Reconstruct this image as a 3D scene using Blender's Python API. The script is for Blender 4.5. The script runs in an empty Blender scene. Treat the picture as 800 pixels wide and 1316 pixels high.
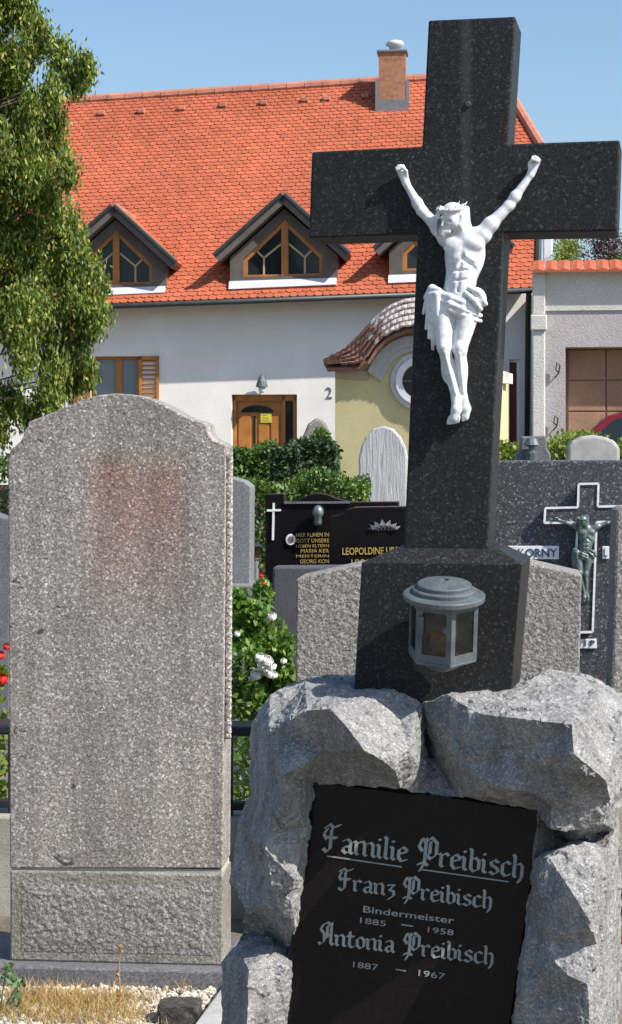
import bpy, bmesh, math, random
import numpy as np
from mathutils import Vector, Matrix
random.seed(7); rng = np.random.default_rng(11)
R = math.radians
S = bpy.context.scene
COL = S.collection
# ------------------------------------------------------------------ camera
F, HOR, CX, EYE = 2420.0, 560.0, 400.0, 1.6      # focal length and horizon in photo pixels (800 x 1316)
cam = bpy.data.cameras.new('camera'); co = bpy.data.objects.new('camera', cam); COL.objects.link(co)
co.location = (0, 0, EYE); co.rotation_euler = (R(90), 0, 0)
cam.sensor_fit = 'VERTICAL'; cam.sensor_height = 24; cam.lens = 24 * F / 1316
cam.shift_y = -(658 - HOR) / 1316
cam.clip_end = 3000; S.camera = co
# ------------------------------------------------------------------ light
SUN_AZ, SUN_EL = 60, 45                            # azimuth to the right of the axis behind the camera
sdir = Vector((math.sin(R(SUN_AZ)) * math.cos(R(SUN_EL)), -math.cos(R(SUN_AZ)) * math.cos(R(SUN_EL)), math.sin(R(SUN_EL))))
W = bpy.data.worlds.new('World'); S.world = W; W.use_nodes = True
nt = W.node_tree; bg = nt.nodes['Background']; bg.inputs['Strength'].default_value = 0.115
sky = nt.nodes.new('ShaderNodeTexSky'); sky.sky_type = 'NISHITA'; sky.sun_disc = False
sky.sun_elevation = R(SUN_EL); sky.sun_rotation = R(180 - SUN_AZ)
sky.air_density = 1.25; sky.dust_density = 1.6; sky.ozone_density = 5.0; sky.altitude = 200
nt.links.new(sky.outputs[0], bg.inputs[0])
sl = bpy.data.lights.new('sun', 'SUN'); sl.energy = 5.0; sl.angle = R(0.55); sl.color = (1.0, 0.95, 0.87)
so = bpy.data.objects.new('sun', sl); COL.objects.link(so)
so.rotation_euler = sdir.to_track_quat('Z', 'Y').to_euler(); so.location = sdir * 30
vs = S.view_settings; vs.view_transform = 'Standard'; vs.look = 'None'; vs.gamma = 1; vs.exposure = 0.52
S.render.engine = 'CYCLES'
S.render.resolution_x, S.render.resolution_y = 622, 1024
# ------------------------------------------------------------------ helpers
def tag(o, label=None, cat=None, group=None, kind=None):
    if label: o['label'] = label
    if cat: o['category'] = cat
    if group: o['group'] = group
    if kind: o['kind'] = kind
    return o
def gz(y):                                         # the ground climbs a little towards the houses
    t = min(1, max(0, (y - 12) / 11)); return 0.42 * t * t * (3 - 2 * t)
class Frame:
    """upright plane: X right, Y away from the viewer, Z up; r turns the right end nearer"""
    def __init__(s, px, D, r=0, z=None):
        s.D = D
        s.M = Matrix.Translation(((px - CX) / F * D, D, gz(D) if z is None else z)) @ Matrix.Rotation(R(-r), 4, 'Z')
        s.Mi = s.M.inverted()
    def loc(s, px, py, Y=0.0):
        o = s.Mi @ Vector((0, 0, EYE)); d = s.Mi.to_3x3() @ Vector(((px - CX) / F, 1, (HOR - py) / F))
        t = (Y - o.y) / d.y; p = o + d * t
        return Vector((p.x, Y, p.z))
    def xz(s, px, py, Y=0.0):
        p = s.loc(px, py, Y); return (p.x, p.z)
    def poly(s, pts, Y=0.0): return [s.xz(x, y, Y) for x, y in pts]
def thing(name, label, cat, fr, group=None):
    o = bpy.data.objects.new(name, None); COL.objects.link(o)
    o.matrix_world = fr.M.copy() if isinstance(fr, Frame) else Matrix.Translation(fr)
    o.empty_display_size = .1
    return tag(o, label, cat, group)
def mkobj(name, me, m, parent=None):
    o = bpy.data.objects.new(name, me); COL.objects.link(o)
    if m is not None and not me.materials: me.materials.append(m)
    if parent: o.parent = parent
    return o
def inst(name, src, parent, M):
    o = bpy.data.objects.new(name, src); COL.objects.link(o); o.parent = parent; o.matrix_local = M; return o
class MB:
    def __init__(s): s.v = []; s.f = []
    def add(s, v, f):
        b = len(s.v); s.v += [tuple(p) for p in v]; s.f += [tuple(b + i for i in q) for q in f]; return s
    def box(s, x0, x1, y0, y1, z0, z1):
        v = [(x, y, z) for z in (z0, z1) for y in (y0, y1) for x in (x0, x1)]
        return s.add(v, [(0, 2, 3, 1), (4, 5, 7, 6), (0, 1, 5, 4), (2, 6, 7, 3), (0, 4, 6, 2), (1, 3, 7, 5)])
    def prism(s, poly, y0, y1):
        n = len(poly)
        v = [(x, y0, z) for x, z in poly] + [(x, y1, z) for x, z in poly]
        f = [tuple(range(n)), tuple(range(2 * n - 1, n - 1, -1))] + [(i, (i + 1) % n, n + (i + 1) % n, n + i) for i in range(n)]
        return s.add(v, f)
    def bar(s, p, q, w, h, up=(0, 0, 1)):
        p = Vector(p); q = Vector(q); d = (q - p).normalized(); u = Vector(up)
        a = d.cross(u)
        if a.length < 1e-4: a = d.cross(Vector((1, 0, 0)))
        a.normalize(); b = a.cross(d).normalized()
        v = [c + a * sx * w / 2 + b * sy * h / 2 for c in (p, q) for sx, sy in ((-1, -1), (1, -1), (1, 1), (-1, 1))]
        return s.add(v, [(0, 1, 2, 3), (7, 6, 5, 4), (0, 4, 5, 1), (1, 5, 6, 2), (2, 6, 7, 3), (3, 7, 4, 0)])
    def tube(s, pts, rad, n=8):
        pts = [Vector(p) for p in pts]; k = len(pts)
        if not hasattr(rad, '__len__'): rad = [rad] * k
        v = []; ref = Vector((0.31, 0.42, 0.85))
        for i, p in enumerate(pts):
            d = (pts[min(i + 1, k - 1)] - pts[max(i - 1, 0)]).normalized()
            a = d.cross(ref).normalized(); b = d.cross(a)
            v += [p + (a * math.cos(t) + b * math.sin(t)) * rad[i] for t in [2 * math.pi * j / n for j in range(n)]]
        f = [(i * n + j, i * n + (j + 1) % n, (i + 1) * n + (j + 1) % n, (i + 1) * n + j) for i in range(k - 1) for j in range(n)]
        f += [tuple(range(n)), tuple(range(k * n - 1, (k - 1) * n - 1, -1))]
        return s.add(v, f)
    def lathe(s, prof, n=24, c=(0, 0, 0), a0=0.0):
        v = []; k = len(prof)
        for r, z in prof:
            v += [(c[0] + r * math.cos(a0 + 2 * math.pi * j / n), c[1] + r * math.sin(a0 + 2 * math.pi * j / n), c[2] + z) for j in range(n)]
        f = [(i * n + j, i * n + (j + 1) % n, (i + 1) * n + (j + 1) % n, (i + 1) * n + j) for i in range(k - 1) for j in range(n)]
        f += [tuple(range(n)), tuple(range(k * n - 1, (k - 1) * n - 1, -1))]
        return s.add(v, f)
    def mesh(s, name, smooth=False):
        me = bpy.data.meshes.new(name); me.from_pydata(s.v, [], s.f)
        bm = bmesh.new(); bm.from_mesh(me); bmesh.ops.recalc_face_normals(bm, faces=bm.faces); bm.to_mesh(me); bm.free()
        if smooth: me.polygons.foreach_set('use_smooth', [True] * len(me.polygons))
        me.update(); return me
    def build(s, name, m, parent=None, smooth=False, bevel=0.0, seg=2):
        o = mkobj(name, s.mesh(name, smooth), m, parent)
        if bevel:
            b = o.modifiers.new('bevel', 'BEVEL'); b.width = bevel; b.segments = seg; b.limit_method = 'ANGLE'; b.angle_limit = R(35)
        return o
def arc(cx, cy, rx, ry, a0, a1, n):
    return [(cx + rx * math.cos(R(a0 + (a1 - a0) * i / n)), cy - ry * math.sin(R(a0 + (a1 - a0) * i / n))) for i in range(n + 1)]
# ------------------------------------------------------------------ materials
def new_mat(name):
    m = bpy.data.materials.new(name); m.use_nodes = True; t = m.node_tree
    b = t.nodes['Principled BSDF']; c = t.nodes.new('ShaderNodeTexCoord')
    return m, t, b, c.outputs['Object']
def N(t, typ, **kw):
    n = t.nodes.new(typ)
    for k, v in kw.items():
        if k in n.inputs: n.inputs[k].default_value = v
        else: setattr(n, k, v)
    return n
def ramp(t, src, stops, interp='LINEAR'):
    n = t.nodes.new('ShaderNodeValToRGB'); n.color_ramp.interpolation = interp; e = n.color_ramp.elements
    while len(e) < len(stops): e.new(0.5)
    for i, (p, c) in enumerate(stops):
        e[i].position = p; e[i].color = (c[0], c[1], c[2], 1) if hasattr(c, '__len__') else (c, c, c, 1)
    t.links.new(src, n.inputs[0]); return n.outputs[0]
def mix(t, a, b, fac, mode='MIX'):
    n = t.nodes.new('ShaderNodeMix'); n.data_type = 'RGBA'; n.blend_type = mode
    for sock, val in ((n.inputs[6], a), (n.inputs[7], b), (n.inputs[0], fac)):
        if hasattr(val, 'is_linked'): t.links.new(val, sock)
        elif hasattr(val, '__len__'): sock.default_value = (val[0], val[1], val[2], 1)
        else: sock.default_value = val
    return n.outputs[2]
def noise(t, co_, scale, detail=4, rough=.55, dist=0):
    n = N(t, 'ShaderNodeTexNoise', Scale=scale, Detail=detail, Roughness=rough, Distortion=dist)
    t.links.new(co_, n.inputs['Vector']); return n.outputs['Fac']
def voro(t, co_, scale, out='Color', feat='F1'):
    n = N(t, 'ShaderNodeTexVoronoi', Scale=scale); n.feature = feat
    t.links.new(co_, n.inputs['Vector']); return n.outputs[out]
def bump(t, b, h, strength=.3, dist=.01, prev=None):
    n = N(t, 'ShaderNodeBump', Strength=strength, Distance=dist)
    t.links.new(h, n.inputs['Height'])
    if prev is not None: t.links.new(prev, n.inputs['Normal'])
    t.links.new(n.outputs[0], b.inputs['Normal']); return n.outputs[0]
def plain(name, col, rough=.6, var=.18, scale=6, fine=90, bmp=.15, bd=.004, metal=0, island=0.0, spec=.5):
    """a colour with broad wear, fine grain and a little relief"""
    m, t, b, c = new_mat(name)
    lo = [x * (1 - var) for x in col]; hi = [min(1, x * (1 + var)) for x in col]
    k = ramp(t, noise(t, c, scale, 6, .62), [(.3, lo), (.7, hi)])
    g = ramp(t, noise(t, c, fine, 3), [(.3, .86), (.7, 1.1)])
    k = mix(t, k, g, 1.0, 'MULTIPLY')
    if island:
        gn = t.nodes.new('ShaderNodeNewGeometry')
        k = mix(t, k, ramp(t, gn.outputs['Random Per Island'], [(0, 1 - island), (1, 1 + island)]), 1.0, 'MULTIPLY')
    t.links.new(k, b.inputs['Base Color']); b.inputs['Roughness'].default_value = rough; b.inputs['Metallic'].default_value = metal
    b.inputs['Specular IOR Level'].default_value = spec
    if bmp: bump(t, b, noise(t, c, fine, 4), bmp, bd)
    return m
def granite(name, stops, scale, rough, bmp=.3, bd=.004, wear=.25, stain=None, spec=.5, interp='LINEAR', wscale=4):
    """mineral grains of several tones, cloudy wear and a grainy relief"""
    m, t, b, c = new_mat(name)
    jit = N(t, 'ShaderNodeTexNoise', Scale=scale * .7, Detail=2); t.links.new(c, jit.inputs['Vector'])
    add = N(t, 'ShaderNodeVectorMath', operation='MULTIPLY_ADD')
    t.links.new(jit.outputs['Color'], add.inputs[0]); add.inputs[1].default_value = (1.2 / scale,) * 3; t.links.new(c, add.inputs[2])
    v1 = voro(t, add.outputs[0], scale); v2 = voro(t, add.outputs[0], scale * 2.3)
    s1 = N(t, 'ShaderNodeSeparateColor'); t.links.new(v1, s1.inputs[0])
    s2 = N(t, 'ShaderNodeSeparateColor'); t.links.new(v2, s2.inputs[0])
    k = mix(t, ramp(t, s1.outputs[0], stops, interp), ramp(t, s2.outputs[1], stops, interp), .45)
    w = ramp(t, noise(t, c, wscale, 7, .65), [(.28, 1 - wear), (.72, 1 + wear)])
    k = mix(t, k, w, 1.0, 'MULTIPLY')
    if stain: k = stain(t, c, k)
    t.links.new(k, b.inputs['Base Color']); b.inputs['Roughness'].default_value = rough; b.inputs['Specular IOR Level'].default_value = spec
    if bmp:
        p = bump(t, b, s1.outputs[2], bmp, bd); bump(t, b, noise(t, c, scale * .35, 5), bmp, bd * 3, p)
    return m
def leafmat(name, dark, light, tip=None, trans=.35, rough=.5):
    m, t, b, c = new_mat(name)
    gn = t.nodes.new('ShaderNodeNewGeometry')
    st = [(0, dark), (.7, light)] + ([(.95, tip)] if tip else [])
    k = ramp(t, gn.outputs['Random Per Island'], st)
    k = mix(t, k, ramp(t, noise(t, c, 2.2, 3), [(.3, .75), (.7, 1.25)]), 1.0, 'MULTIPLY')
    t.links.new(k, b.inputs['Base Color']); b.inputs['Roughness'].default_value = rough
    tr = t.nodes.new('ShaderNodeBsdfTranslucent'); t.links.new(mix(t, k, (1.15, 1.2, .5), 1.0, 'MULTIPLY'), tr.inputs[0])
    ms = t.nodes.new('ShaderNodeMixShader'); ms.inputs[0].default_value = trans
    t.links.new(b.outputs[0], ms.inputs[1]); t.links.new(tr.outputs[0], ms.inputs[2])
    t.links.new(ms.outputs[0], t.nodes['Material Output'].inputs[0]); return m
def glassmat(name, col=(.02, .025, .03), rough=.06):
    m, t, b, c = new_mat(name)
    b.inputs['Base Color'].default_value = (*col, 1); b.inputs['Roughness'].default_value = rough; b.inputs['Specular IOR Level'].default_value = .3
    bump(t, b, noise(t, c, 3, 2), .05, .01); return m
def clearmat(name):
    m, t, b, c = new_mat(name)
    tr = t.nodes.new('ShaderNodeBsdfTransparent'); gl = t.nodes.new('ShaderNodeBsdfGlossy'); gl.inputs['Roughness'].default_value = .12
    tr.inputs[0].default_value = (.8, .83, .82, 1)
    df = t.nodes.new('ShaderNodeBsdfDiffuse'); df.inputs[0].default_value = (.22, .22, .2, 1)
    fr = t.nodes.new('ShaderNodeFresnel'); fr.inputs[0].default_value = 1.5
    m1 = t.nodes.new('ShaderNodeMixShader'); m2 = t.nodes.new('ShaderNodeMixShader')
    d = ramp(t, noise(t, c, 30, 5), [(.45, .02), (.8, .2)])
    t.links.new(d, m1.inputs[0]); t.links.new(tr.outputs[0], m1.inputs[1]); t.links.new(df.outputs[0], m1.inputs[2])
    t.links.new(fr.outputs[0], m2.inputs[0]); t.links.new(m1.outputs[0], m2.inputs[1]); t.links.new(gl.outputs[0], m2.inputs[2])
    t.links.new(m2.outputs[0], t.nodes['Material Output'].inputs[0]); return m
def head_stain(t, c, k):                           # faded rust-red patch where letters once were, lighter weathered left half
    sx = N(t, 'ShaderNodeSeparateXYZ'); t.links.new(c, sx.inputs[0])
    n = noise(t, c, 9, 6, .7)
    def band(sock, a0, a1, b0, b1):
        u = N(t, 'ShaderNodeMapRange', interpolation_type='SMOOTHSTEP'); t.links.new(sock, u.inputs[0]); u.inputs[1].default_value = a0; u.inputs[2].default_value = a1
        v = N(t, 'ShaderNodeMapRange', interpolation_type='SMOOTHSTEP'); t.links.new(sock, v.inputs[0]); v.inputs[1].default_value = b0; v.inputs[2].default_value = b1; v.inputs[3].default_value = 1; v.inputs[4].default_value = 0
        q = N(t, 'ShaderNodeMath', operation='MULTIPLY'); t.links.new(u.outputs[0], q.inputs[0]); t.links.new(v.outputs[0], q.inputs[1]); return q.outputs[0]
    bx = band(sx.outputs[0], -.15, -.02, .14, .26); bz = band(sx.outputs[2], 1.0, 1.46, 1.47, 1.6)
    q = N(t, 'ShaderNodeMath', operation='MULTIPLY'); t.links.new(bx, q.inputs[0]); t.links.new(bz, q.inputs[1])
    q2 = N(t, 'ShaderNodeMath', operation='MULTIPLY'); t.links.new(q.outputs[0], q2.inputs[0]); t.links.new(ramp(t, n, [(.35, .5), (.65, .9)]), q2.inputs[1])
    k = mix(t, k, mix(t, k, (1.0, .64, .55), 1.0, 'MULTIPLY'), q2.outputs[0])
    lich = ramp(t, noise(t, c, 5, 8, .7), [(.52, 0), (.72, .4)])
    k = mix(t, k, (.22, .205, .16), lich)
    mp = N(t, 'ShaderNodeMapping'); mp.inputs['Scale'].default_value = (16, 16, 26); t.links.new(c, mp.inputs[0])
    pit = ramp(t, noise(t, mp.outputs[0], 1.0, 4, .6, 1.2), [(.62, 0), (.70, 1)])
    lf = N(t, 'ShaderNodeMapRange', interpolation_type='SMOOTHSTEP'); t.links.new(sx.outputs[0], lf.inputs[0]); lf.inputs[1].default_value = .0; lf.inputs[2].default_value = -.16
    pm = N(t, 'ShaderNodeMath', operation='MULTIPLY'); t.links.new(pit, pm.inputs[0]); t.links.new(lf.outputs[0], pm.inputs[1])
    k = mix(t, k, (.055, .05, .045), pm.outputs[0])
    mp2 = N(t, 'ShaderNodeMapping'); mp2.inputs['Scale'].default_value = (13, 13, .9); t.links.new(c, mp2.inputs[0])
    run = ramp(t, noise(t, mp2.outputs[0], 1.0, 4, .6), [(.35, .80), (.65, 1.14)])
    return mix(t, k, run, 1.0, 'MULTIPLY')
def rock_chips(t, c, k):                           # pale fresh chips and darker rain runs on the carved stone
    ch = ramp(t, noise(t, c, 48, 3, .5, .8), [(.70, 0), (.76, .75)])
    k = mix(t, k, (.5, .5, .49), ch)
    mp = N(t, 'ShaderNodeMapping'); mp.inputs['Scale'].default_value = (30, 30, 4); t.links.new(c, mp.inputs[0])
    run = ramp(t, noise(t, mp.outputs[0], 1.0, 5, .65), [(.36, .74), (.6, 1.06)])
    return mix(t, k, run, 1.0, 'MULTIPLY')
def cross_drip(t, c, k):                           # pale lime run below the bolt hole on the upright
    sx = N(t, 'ShaderNodeSeparateXYZ'); t.links.new(c, sx.inputs[0])
    a = N(t, 'ShaderNodeMath', operation='SUBTRACT'); t.links.new(sx.outputs[0], a.inputs[0]); a.inputs[1].default_value = DRIPX
    b_ = N(t, 'ShaderNodeMath', operation='ABSOLUTE'); t.links.new(a.outputs[0], b_.inputs[0])
    u = N(t, 'ShaderNodeMapRange', interpolation_type='SMOOTHSTEP'); t.links.new(b_.outputs[0], u.inputs[0]); u.inputs[1].default_value = .002; u.inputs[2].default_value = .018; u.inputs[3].default_value = .16; u.inputs[4].default_value = 0
    v = N(t, 'ShaderNodeMapRange'); t.links.new(sx.outputs[2], v.inputs[0]); v.inputs[1].default_value = DRIPZ - .34; v.inputs[2].default_value = DRIPZ - .05
    q = N(t, 'ShaderNodeMath', operation='MULTIPLY'); t.links.new(u.outputs[0], q.inputs[0]); t.links.new(v.outputs[0], q.inputs[1])
    return mix(t, k, (.13, .15, .17), q.outputs[0])
_f = Frame(600, 3.9, 11, z=0); _p = _f.loc(600, 140, .06); DRIPX, DRIPZ = _p.x, _p.z
Mt = {}
Mt['granite_light'] = granite('weathered grey granite', [(0, (.09, .077, .067)), (.35, (.205, .182, .163)), (.72, (.31, .28, .255)), (.9, (.5, .46, .43)), (1, (.9, .87, .83))], 205, .85, .4, .003, .2, head_stain)
Mt['granite_rough'] = granite('coarse grey granite', [(0, (.07, .063, .056)), (.35, (.19, .175, .16)), (.7, (.29, .27, .25)), (1, (.5, .48, .45))], 170, .85, .6, .006, .15)
Mt['granite_dark'] = granite('honed black granite', [(0, (.008, .008, .008)), (.6, (.015, .015, .015)), (.88, (.024, .024, .025)), (1, (.085, .088, .09))], 240, .55, .08, .001, .2, cross_drip, spec=.22)
Mt['granite_pok'] = granite('speckled dark granite', [(0, (.025, .026, .03)), (.6, (.055, .055, .065)), (.88, (.09, .09, .1)), (1, (.4, .4, .42))], 150, .35, .05, .001, .15)
Mt['granite_black'] = granite('polished black granite', [(0, (.005, .0045, .005)), (.9, (.010, .008, .009)), (1, (.02, .018, .018))], 300, .2, 0, 0, .15, spec=.25)
Mt['granite_mid'] = granite('sawn mid grey granite', [(0, (.1, .1, .105)), (.5, (.17, .17, .175)), (1, (.33, .33, .34))], 220, .55, .15, .002, .18)
Mt['granite_kerb'] = granite('dark grey kerb granite', [(0, (.06, .06, .066)), (.5, (.11, .11, .12)), (1, (.25, .25, .27))], 240, .6, .15, .002, .2)
Mt['rock'] = granite('carved grey stone', [(0, (.125, .122, .12)), (.4, (.225, .221, .217)), (.8, (.305, .30, .296)), (1, (.52, .51, .5))], 260, .85, .55, .004, .28, rock_chips, wscale=11)
Mt['marble'] = plain('weathered white marble', (.42, .41, .42), .7, .35, 9, 60, .3, .006)
def marblemat():
    m, t, b, c = new_mat('streaked weathered marble')
    mp = N(t, 'ShaderNodeMapping'); mp.inputs['Scale'].default_value = (34, 34, 3.5); t.links.new(c, mp.inputs[0])
    n1 = noise(t, mp.outputs[0], 1.0, 5, .6, .6); n2 = noise(t, c, 60, 5)
    k = mix(t, ramp(t, n1, [(.3, (.33, .325, .33)), (.5, (.44, .435, .44)), (.7, (.52, .515, .515))]), ramp(t, n2, [(.3, .8), (.7, 1.15)]), 1.0, 'MULTIPLY')
    t.links.new(k, b.inputs['Base Color']); b.inputs['Roughness'].default_value = .75
    bump(t, b, n1, .6, .02); return m
Mt['marble'] = marblemat()
Mt['whitepaint'] = plain('white painted metal', (.66, .672, .685), .5, .24, 30, 110, .2, .001)
Mt['bronze'] = plain('green bronze', (.17, .21, .2), .4, .4, 25, 120, .2, .002, .45)
Mt['pewter'] = plain('grey cast aluminium', (.11, .132, .142), .5, .35, 22, 150, .25, .0015, .3)
Mt['silver'] = plain('engraved letter silver', (.28, .30, .29), .45, .22, 30, 150, .1, .001, .0)
Mt['gold'] = plain('gold leaf lettering', (.72, .5, .16), .38, .2, 30, 150, .1, .001, .5)
Mt['white'] = plain('white enamel', (.8, .8, .8), .4, .06, 10, 80, .05, .001)
Mt['navy'] = plain('dark blue letter paint', (.03, .04, .1), .5, .2, 10, 80, 0)
Mt['mortar'] = plain('cement mortar', (.42, .4, .35), .9, .25, 14, 160, .5, .004)
Mt['concrete'] = plain('beige cast concrete', (.34, .32, .27), .9, .25, 7, 130, .5, .004)
Mt['concrete_pale'] = plain('pale concrete kerb', (.36, .355, .34), .85, .2, 8, 130, .4, .003)
Mt['ground'] = plain('trodden gravel earth', (.15, .13, .10), .95, .35, 3, 45, .7, .02)
Mt['asphalt'] = plain('grey asphalt lane', (.07, .07, .07), .9, .25, 1.5, 60, .5, .01)
Mt['lawn'] = plain('churchyard turf', (.06, .09, .03), .95, .4, 2.5, 30, .8, .03)
Mt['pebble'] = plain('pale gravel', (.5, .46, .38), .85, .15, 20, 120, .3, .002, island=.45)
Mt['straw'] = leafmat('dry grass', (.30, .19, .07), (.52, .36, .16), (.66, .5, .27), .3, .7)
Mt['render'] = plain('white lime render', (.82, .79, .745), .92, .09, .9, 45, .3, .005)
Mt['cream'] = plain('cream render', (.62, .60, .55), .92, .1, 1.2, 30, .6, .012)
Mt['mauve'] = plain('pinkish grey render', (.46, .42, .42), .92, .1, 1.2, 30, .6, .012)
Mt['yellow'] = plain('ochre yellow limewash', (.60, .53, .28), .9, .1, 2, 50, .25, .004)
Mt['tile'] = plain('red clay roof tile', (.42, .112, .057), .88, .18, .45, 25, .25, .006, island=.12, spec=.25)
Mt['glaretile'] = plain('sun glare roof tile', (.46, .40, .38), .75, .3, 4, 30, .4, .006, island=.45)  # sun glare on the upper chapel roof, put into the tile colour
Mt['oldtile'] = plain('old brown roof tile', (.19, .10, .07), .8, .35, 3, 30, .4, .006, island=.5)
Mt['ridge'] = plain('ridge tile', (.42, .17, .11), .8, .3, 3, 30, .3, .006)
Mt['wood'] = plain('orange brown stained wood', (.40, .16, .035), .5, .25, 3, 40, .2, .003)
Mt['wood_pale'] = plain('pale stained glazing bar', (.50, .34, .2), .5, .15, 3, 40, .2, .003)
Mt['fascia'] = plain('grey brown boarding', (.115, .095, .085), .75, .22, 3, 40, .3, .004)
Mt['zinc'] = plain('grey zinc sheet', (.20, .2, .21), .5, .2, 3, 30, .1, .002, .3)
Mt['zinc_dark'] = plain('dark grey gutter metal', (.05, .055, .055), .5, .2, 3, 30, .1, .002, .3)
Mt['apron'] = plain('pale sheet metal', (.55, .55, .58), .55, .1, 3, 30, .1, .002)
Mt['glass'] = glassmat('dark window glass')
Mt['curtain'] = glassmat('pale curtained glass', (.2, .24, .26), .1)
Mt['clear'] = clearmat('dusty lantern glass')
Mt['garage'] = plain('brown garage door', (.33, .19, .12), .75, .16, 2, 30, .3, .006)
Mt['darkred'] = plain('dark red painted wood', (.22, .02, .02), .5, .15, 4, 40, .1, .002)
Mt['carpaint'] = plain('dark red car paint', (.16, .012, .014), .18, .05, 3, 200, 0)
Mt['rubber'] = plain('black rubber', (.02, .02, .02), .8, .2, 4, 60, .1, .002)
Mt['iron'] = plain('black painted iron', (.022, .023, .028), .3, .3, 6, 80, .2, .002)
Mt['bark'] = plain('grey brown bark', (.13, .1, .075), .9, .35, 6, 40, .9, .02)
Mt['leaf_tree'] = leafmat('tree leaf', (.045, .085, .018), (.20, .275, .055), (.56, .54, .16), .5)
Mt['leaf_hedge'] = leafmat('hedge leaf', (.025, .065, .014), (.09, .17, .03), (.22, .3, .07), .3)
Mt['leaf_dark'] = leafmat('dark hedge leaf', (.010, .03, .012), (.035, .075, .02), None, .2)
Mt['leaf_rose'] = leafmat('rose leaf', (.05, .11, .022), (.15, .28, .045), (.3, .42, .1), .4)
Mt['leaf_lime'] = leafmat('yellow green leaf', (.1, .15, .02), (.2, .26, .04), None, .3)
Mt['leaf_gold'] = leafmat('golden green leaf', (.16, .2, .02), (.32, .36, .05), None, .35)
Mt['leaf_purple'] = leafmat('dark purple leaf', (.03, .012, .018), (.09, .04, .045), None, .2)
Mt['leaf_sage'] = leafmat('grey green leaf', (.1, .17, .09), (.22, .32, .17), None, .3)
Mt['petal_white'] = plain('white petal', (.8, .78, .74), .6, .08, 20, 60, 0)
Mt['petal_red'] = plain('red petal', (.65, .03, .015), .5, .15, 20, 60, 0)
Mt['brick'] = None
def brickmat():
    m, t, b, c = new_mat('tan chimney brick')
    br = N(t, 'ShaderNodeTexBrick', Scale=1.0, **{'Mortar Size': .010}); br.inputs['Brick Width'].default_value = .26; br.inputs['Row Height'].default_value = .085
    br.inputs['Color1'].default_value = (.36, .17, .09, 1); br.inputs['Color2'].default_value = (.28, .13, .075, 1); br.inputs['Mortar'].default_value = (.27, .17, .11, 1)
    mp = N(t, 'ShaderNodeMapping'); mp.inputs['Rotation'].default_value = (R(90), 0, 0); t.links.new(c, mp.inputs[0]); t.links.new(mp.outputs[0], br.inputs[0])
    t.links.new(mix(t, br.outputs[0], ramp(t, noise(t, c, 12, 5), [(.3, .8), (.7, 1.25)]), 1.0, 'MULTIPLY'), b.inputs['Base Color'])
    b.inputs['Roughness'].default_value = .9; bump(t, b, br.outputs['Fac'], -.4, .01); return m
Mt['brick'] = brickmat()
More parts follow.
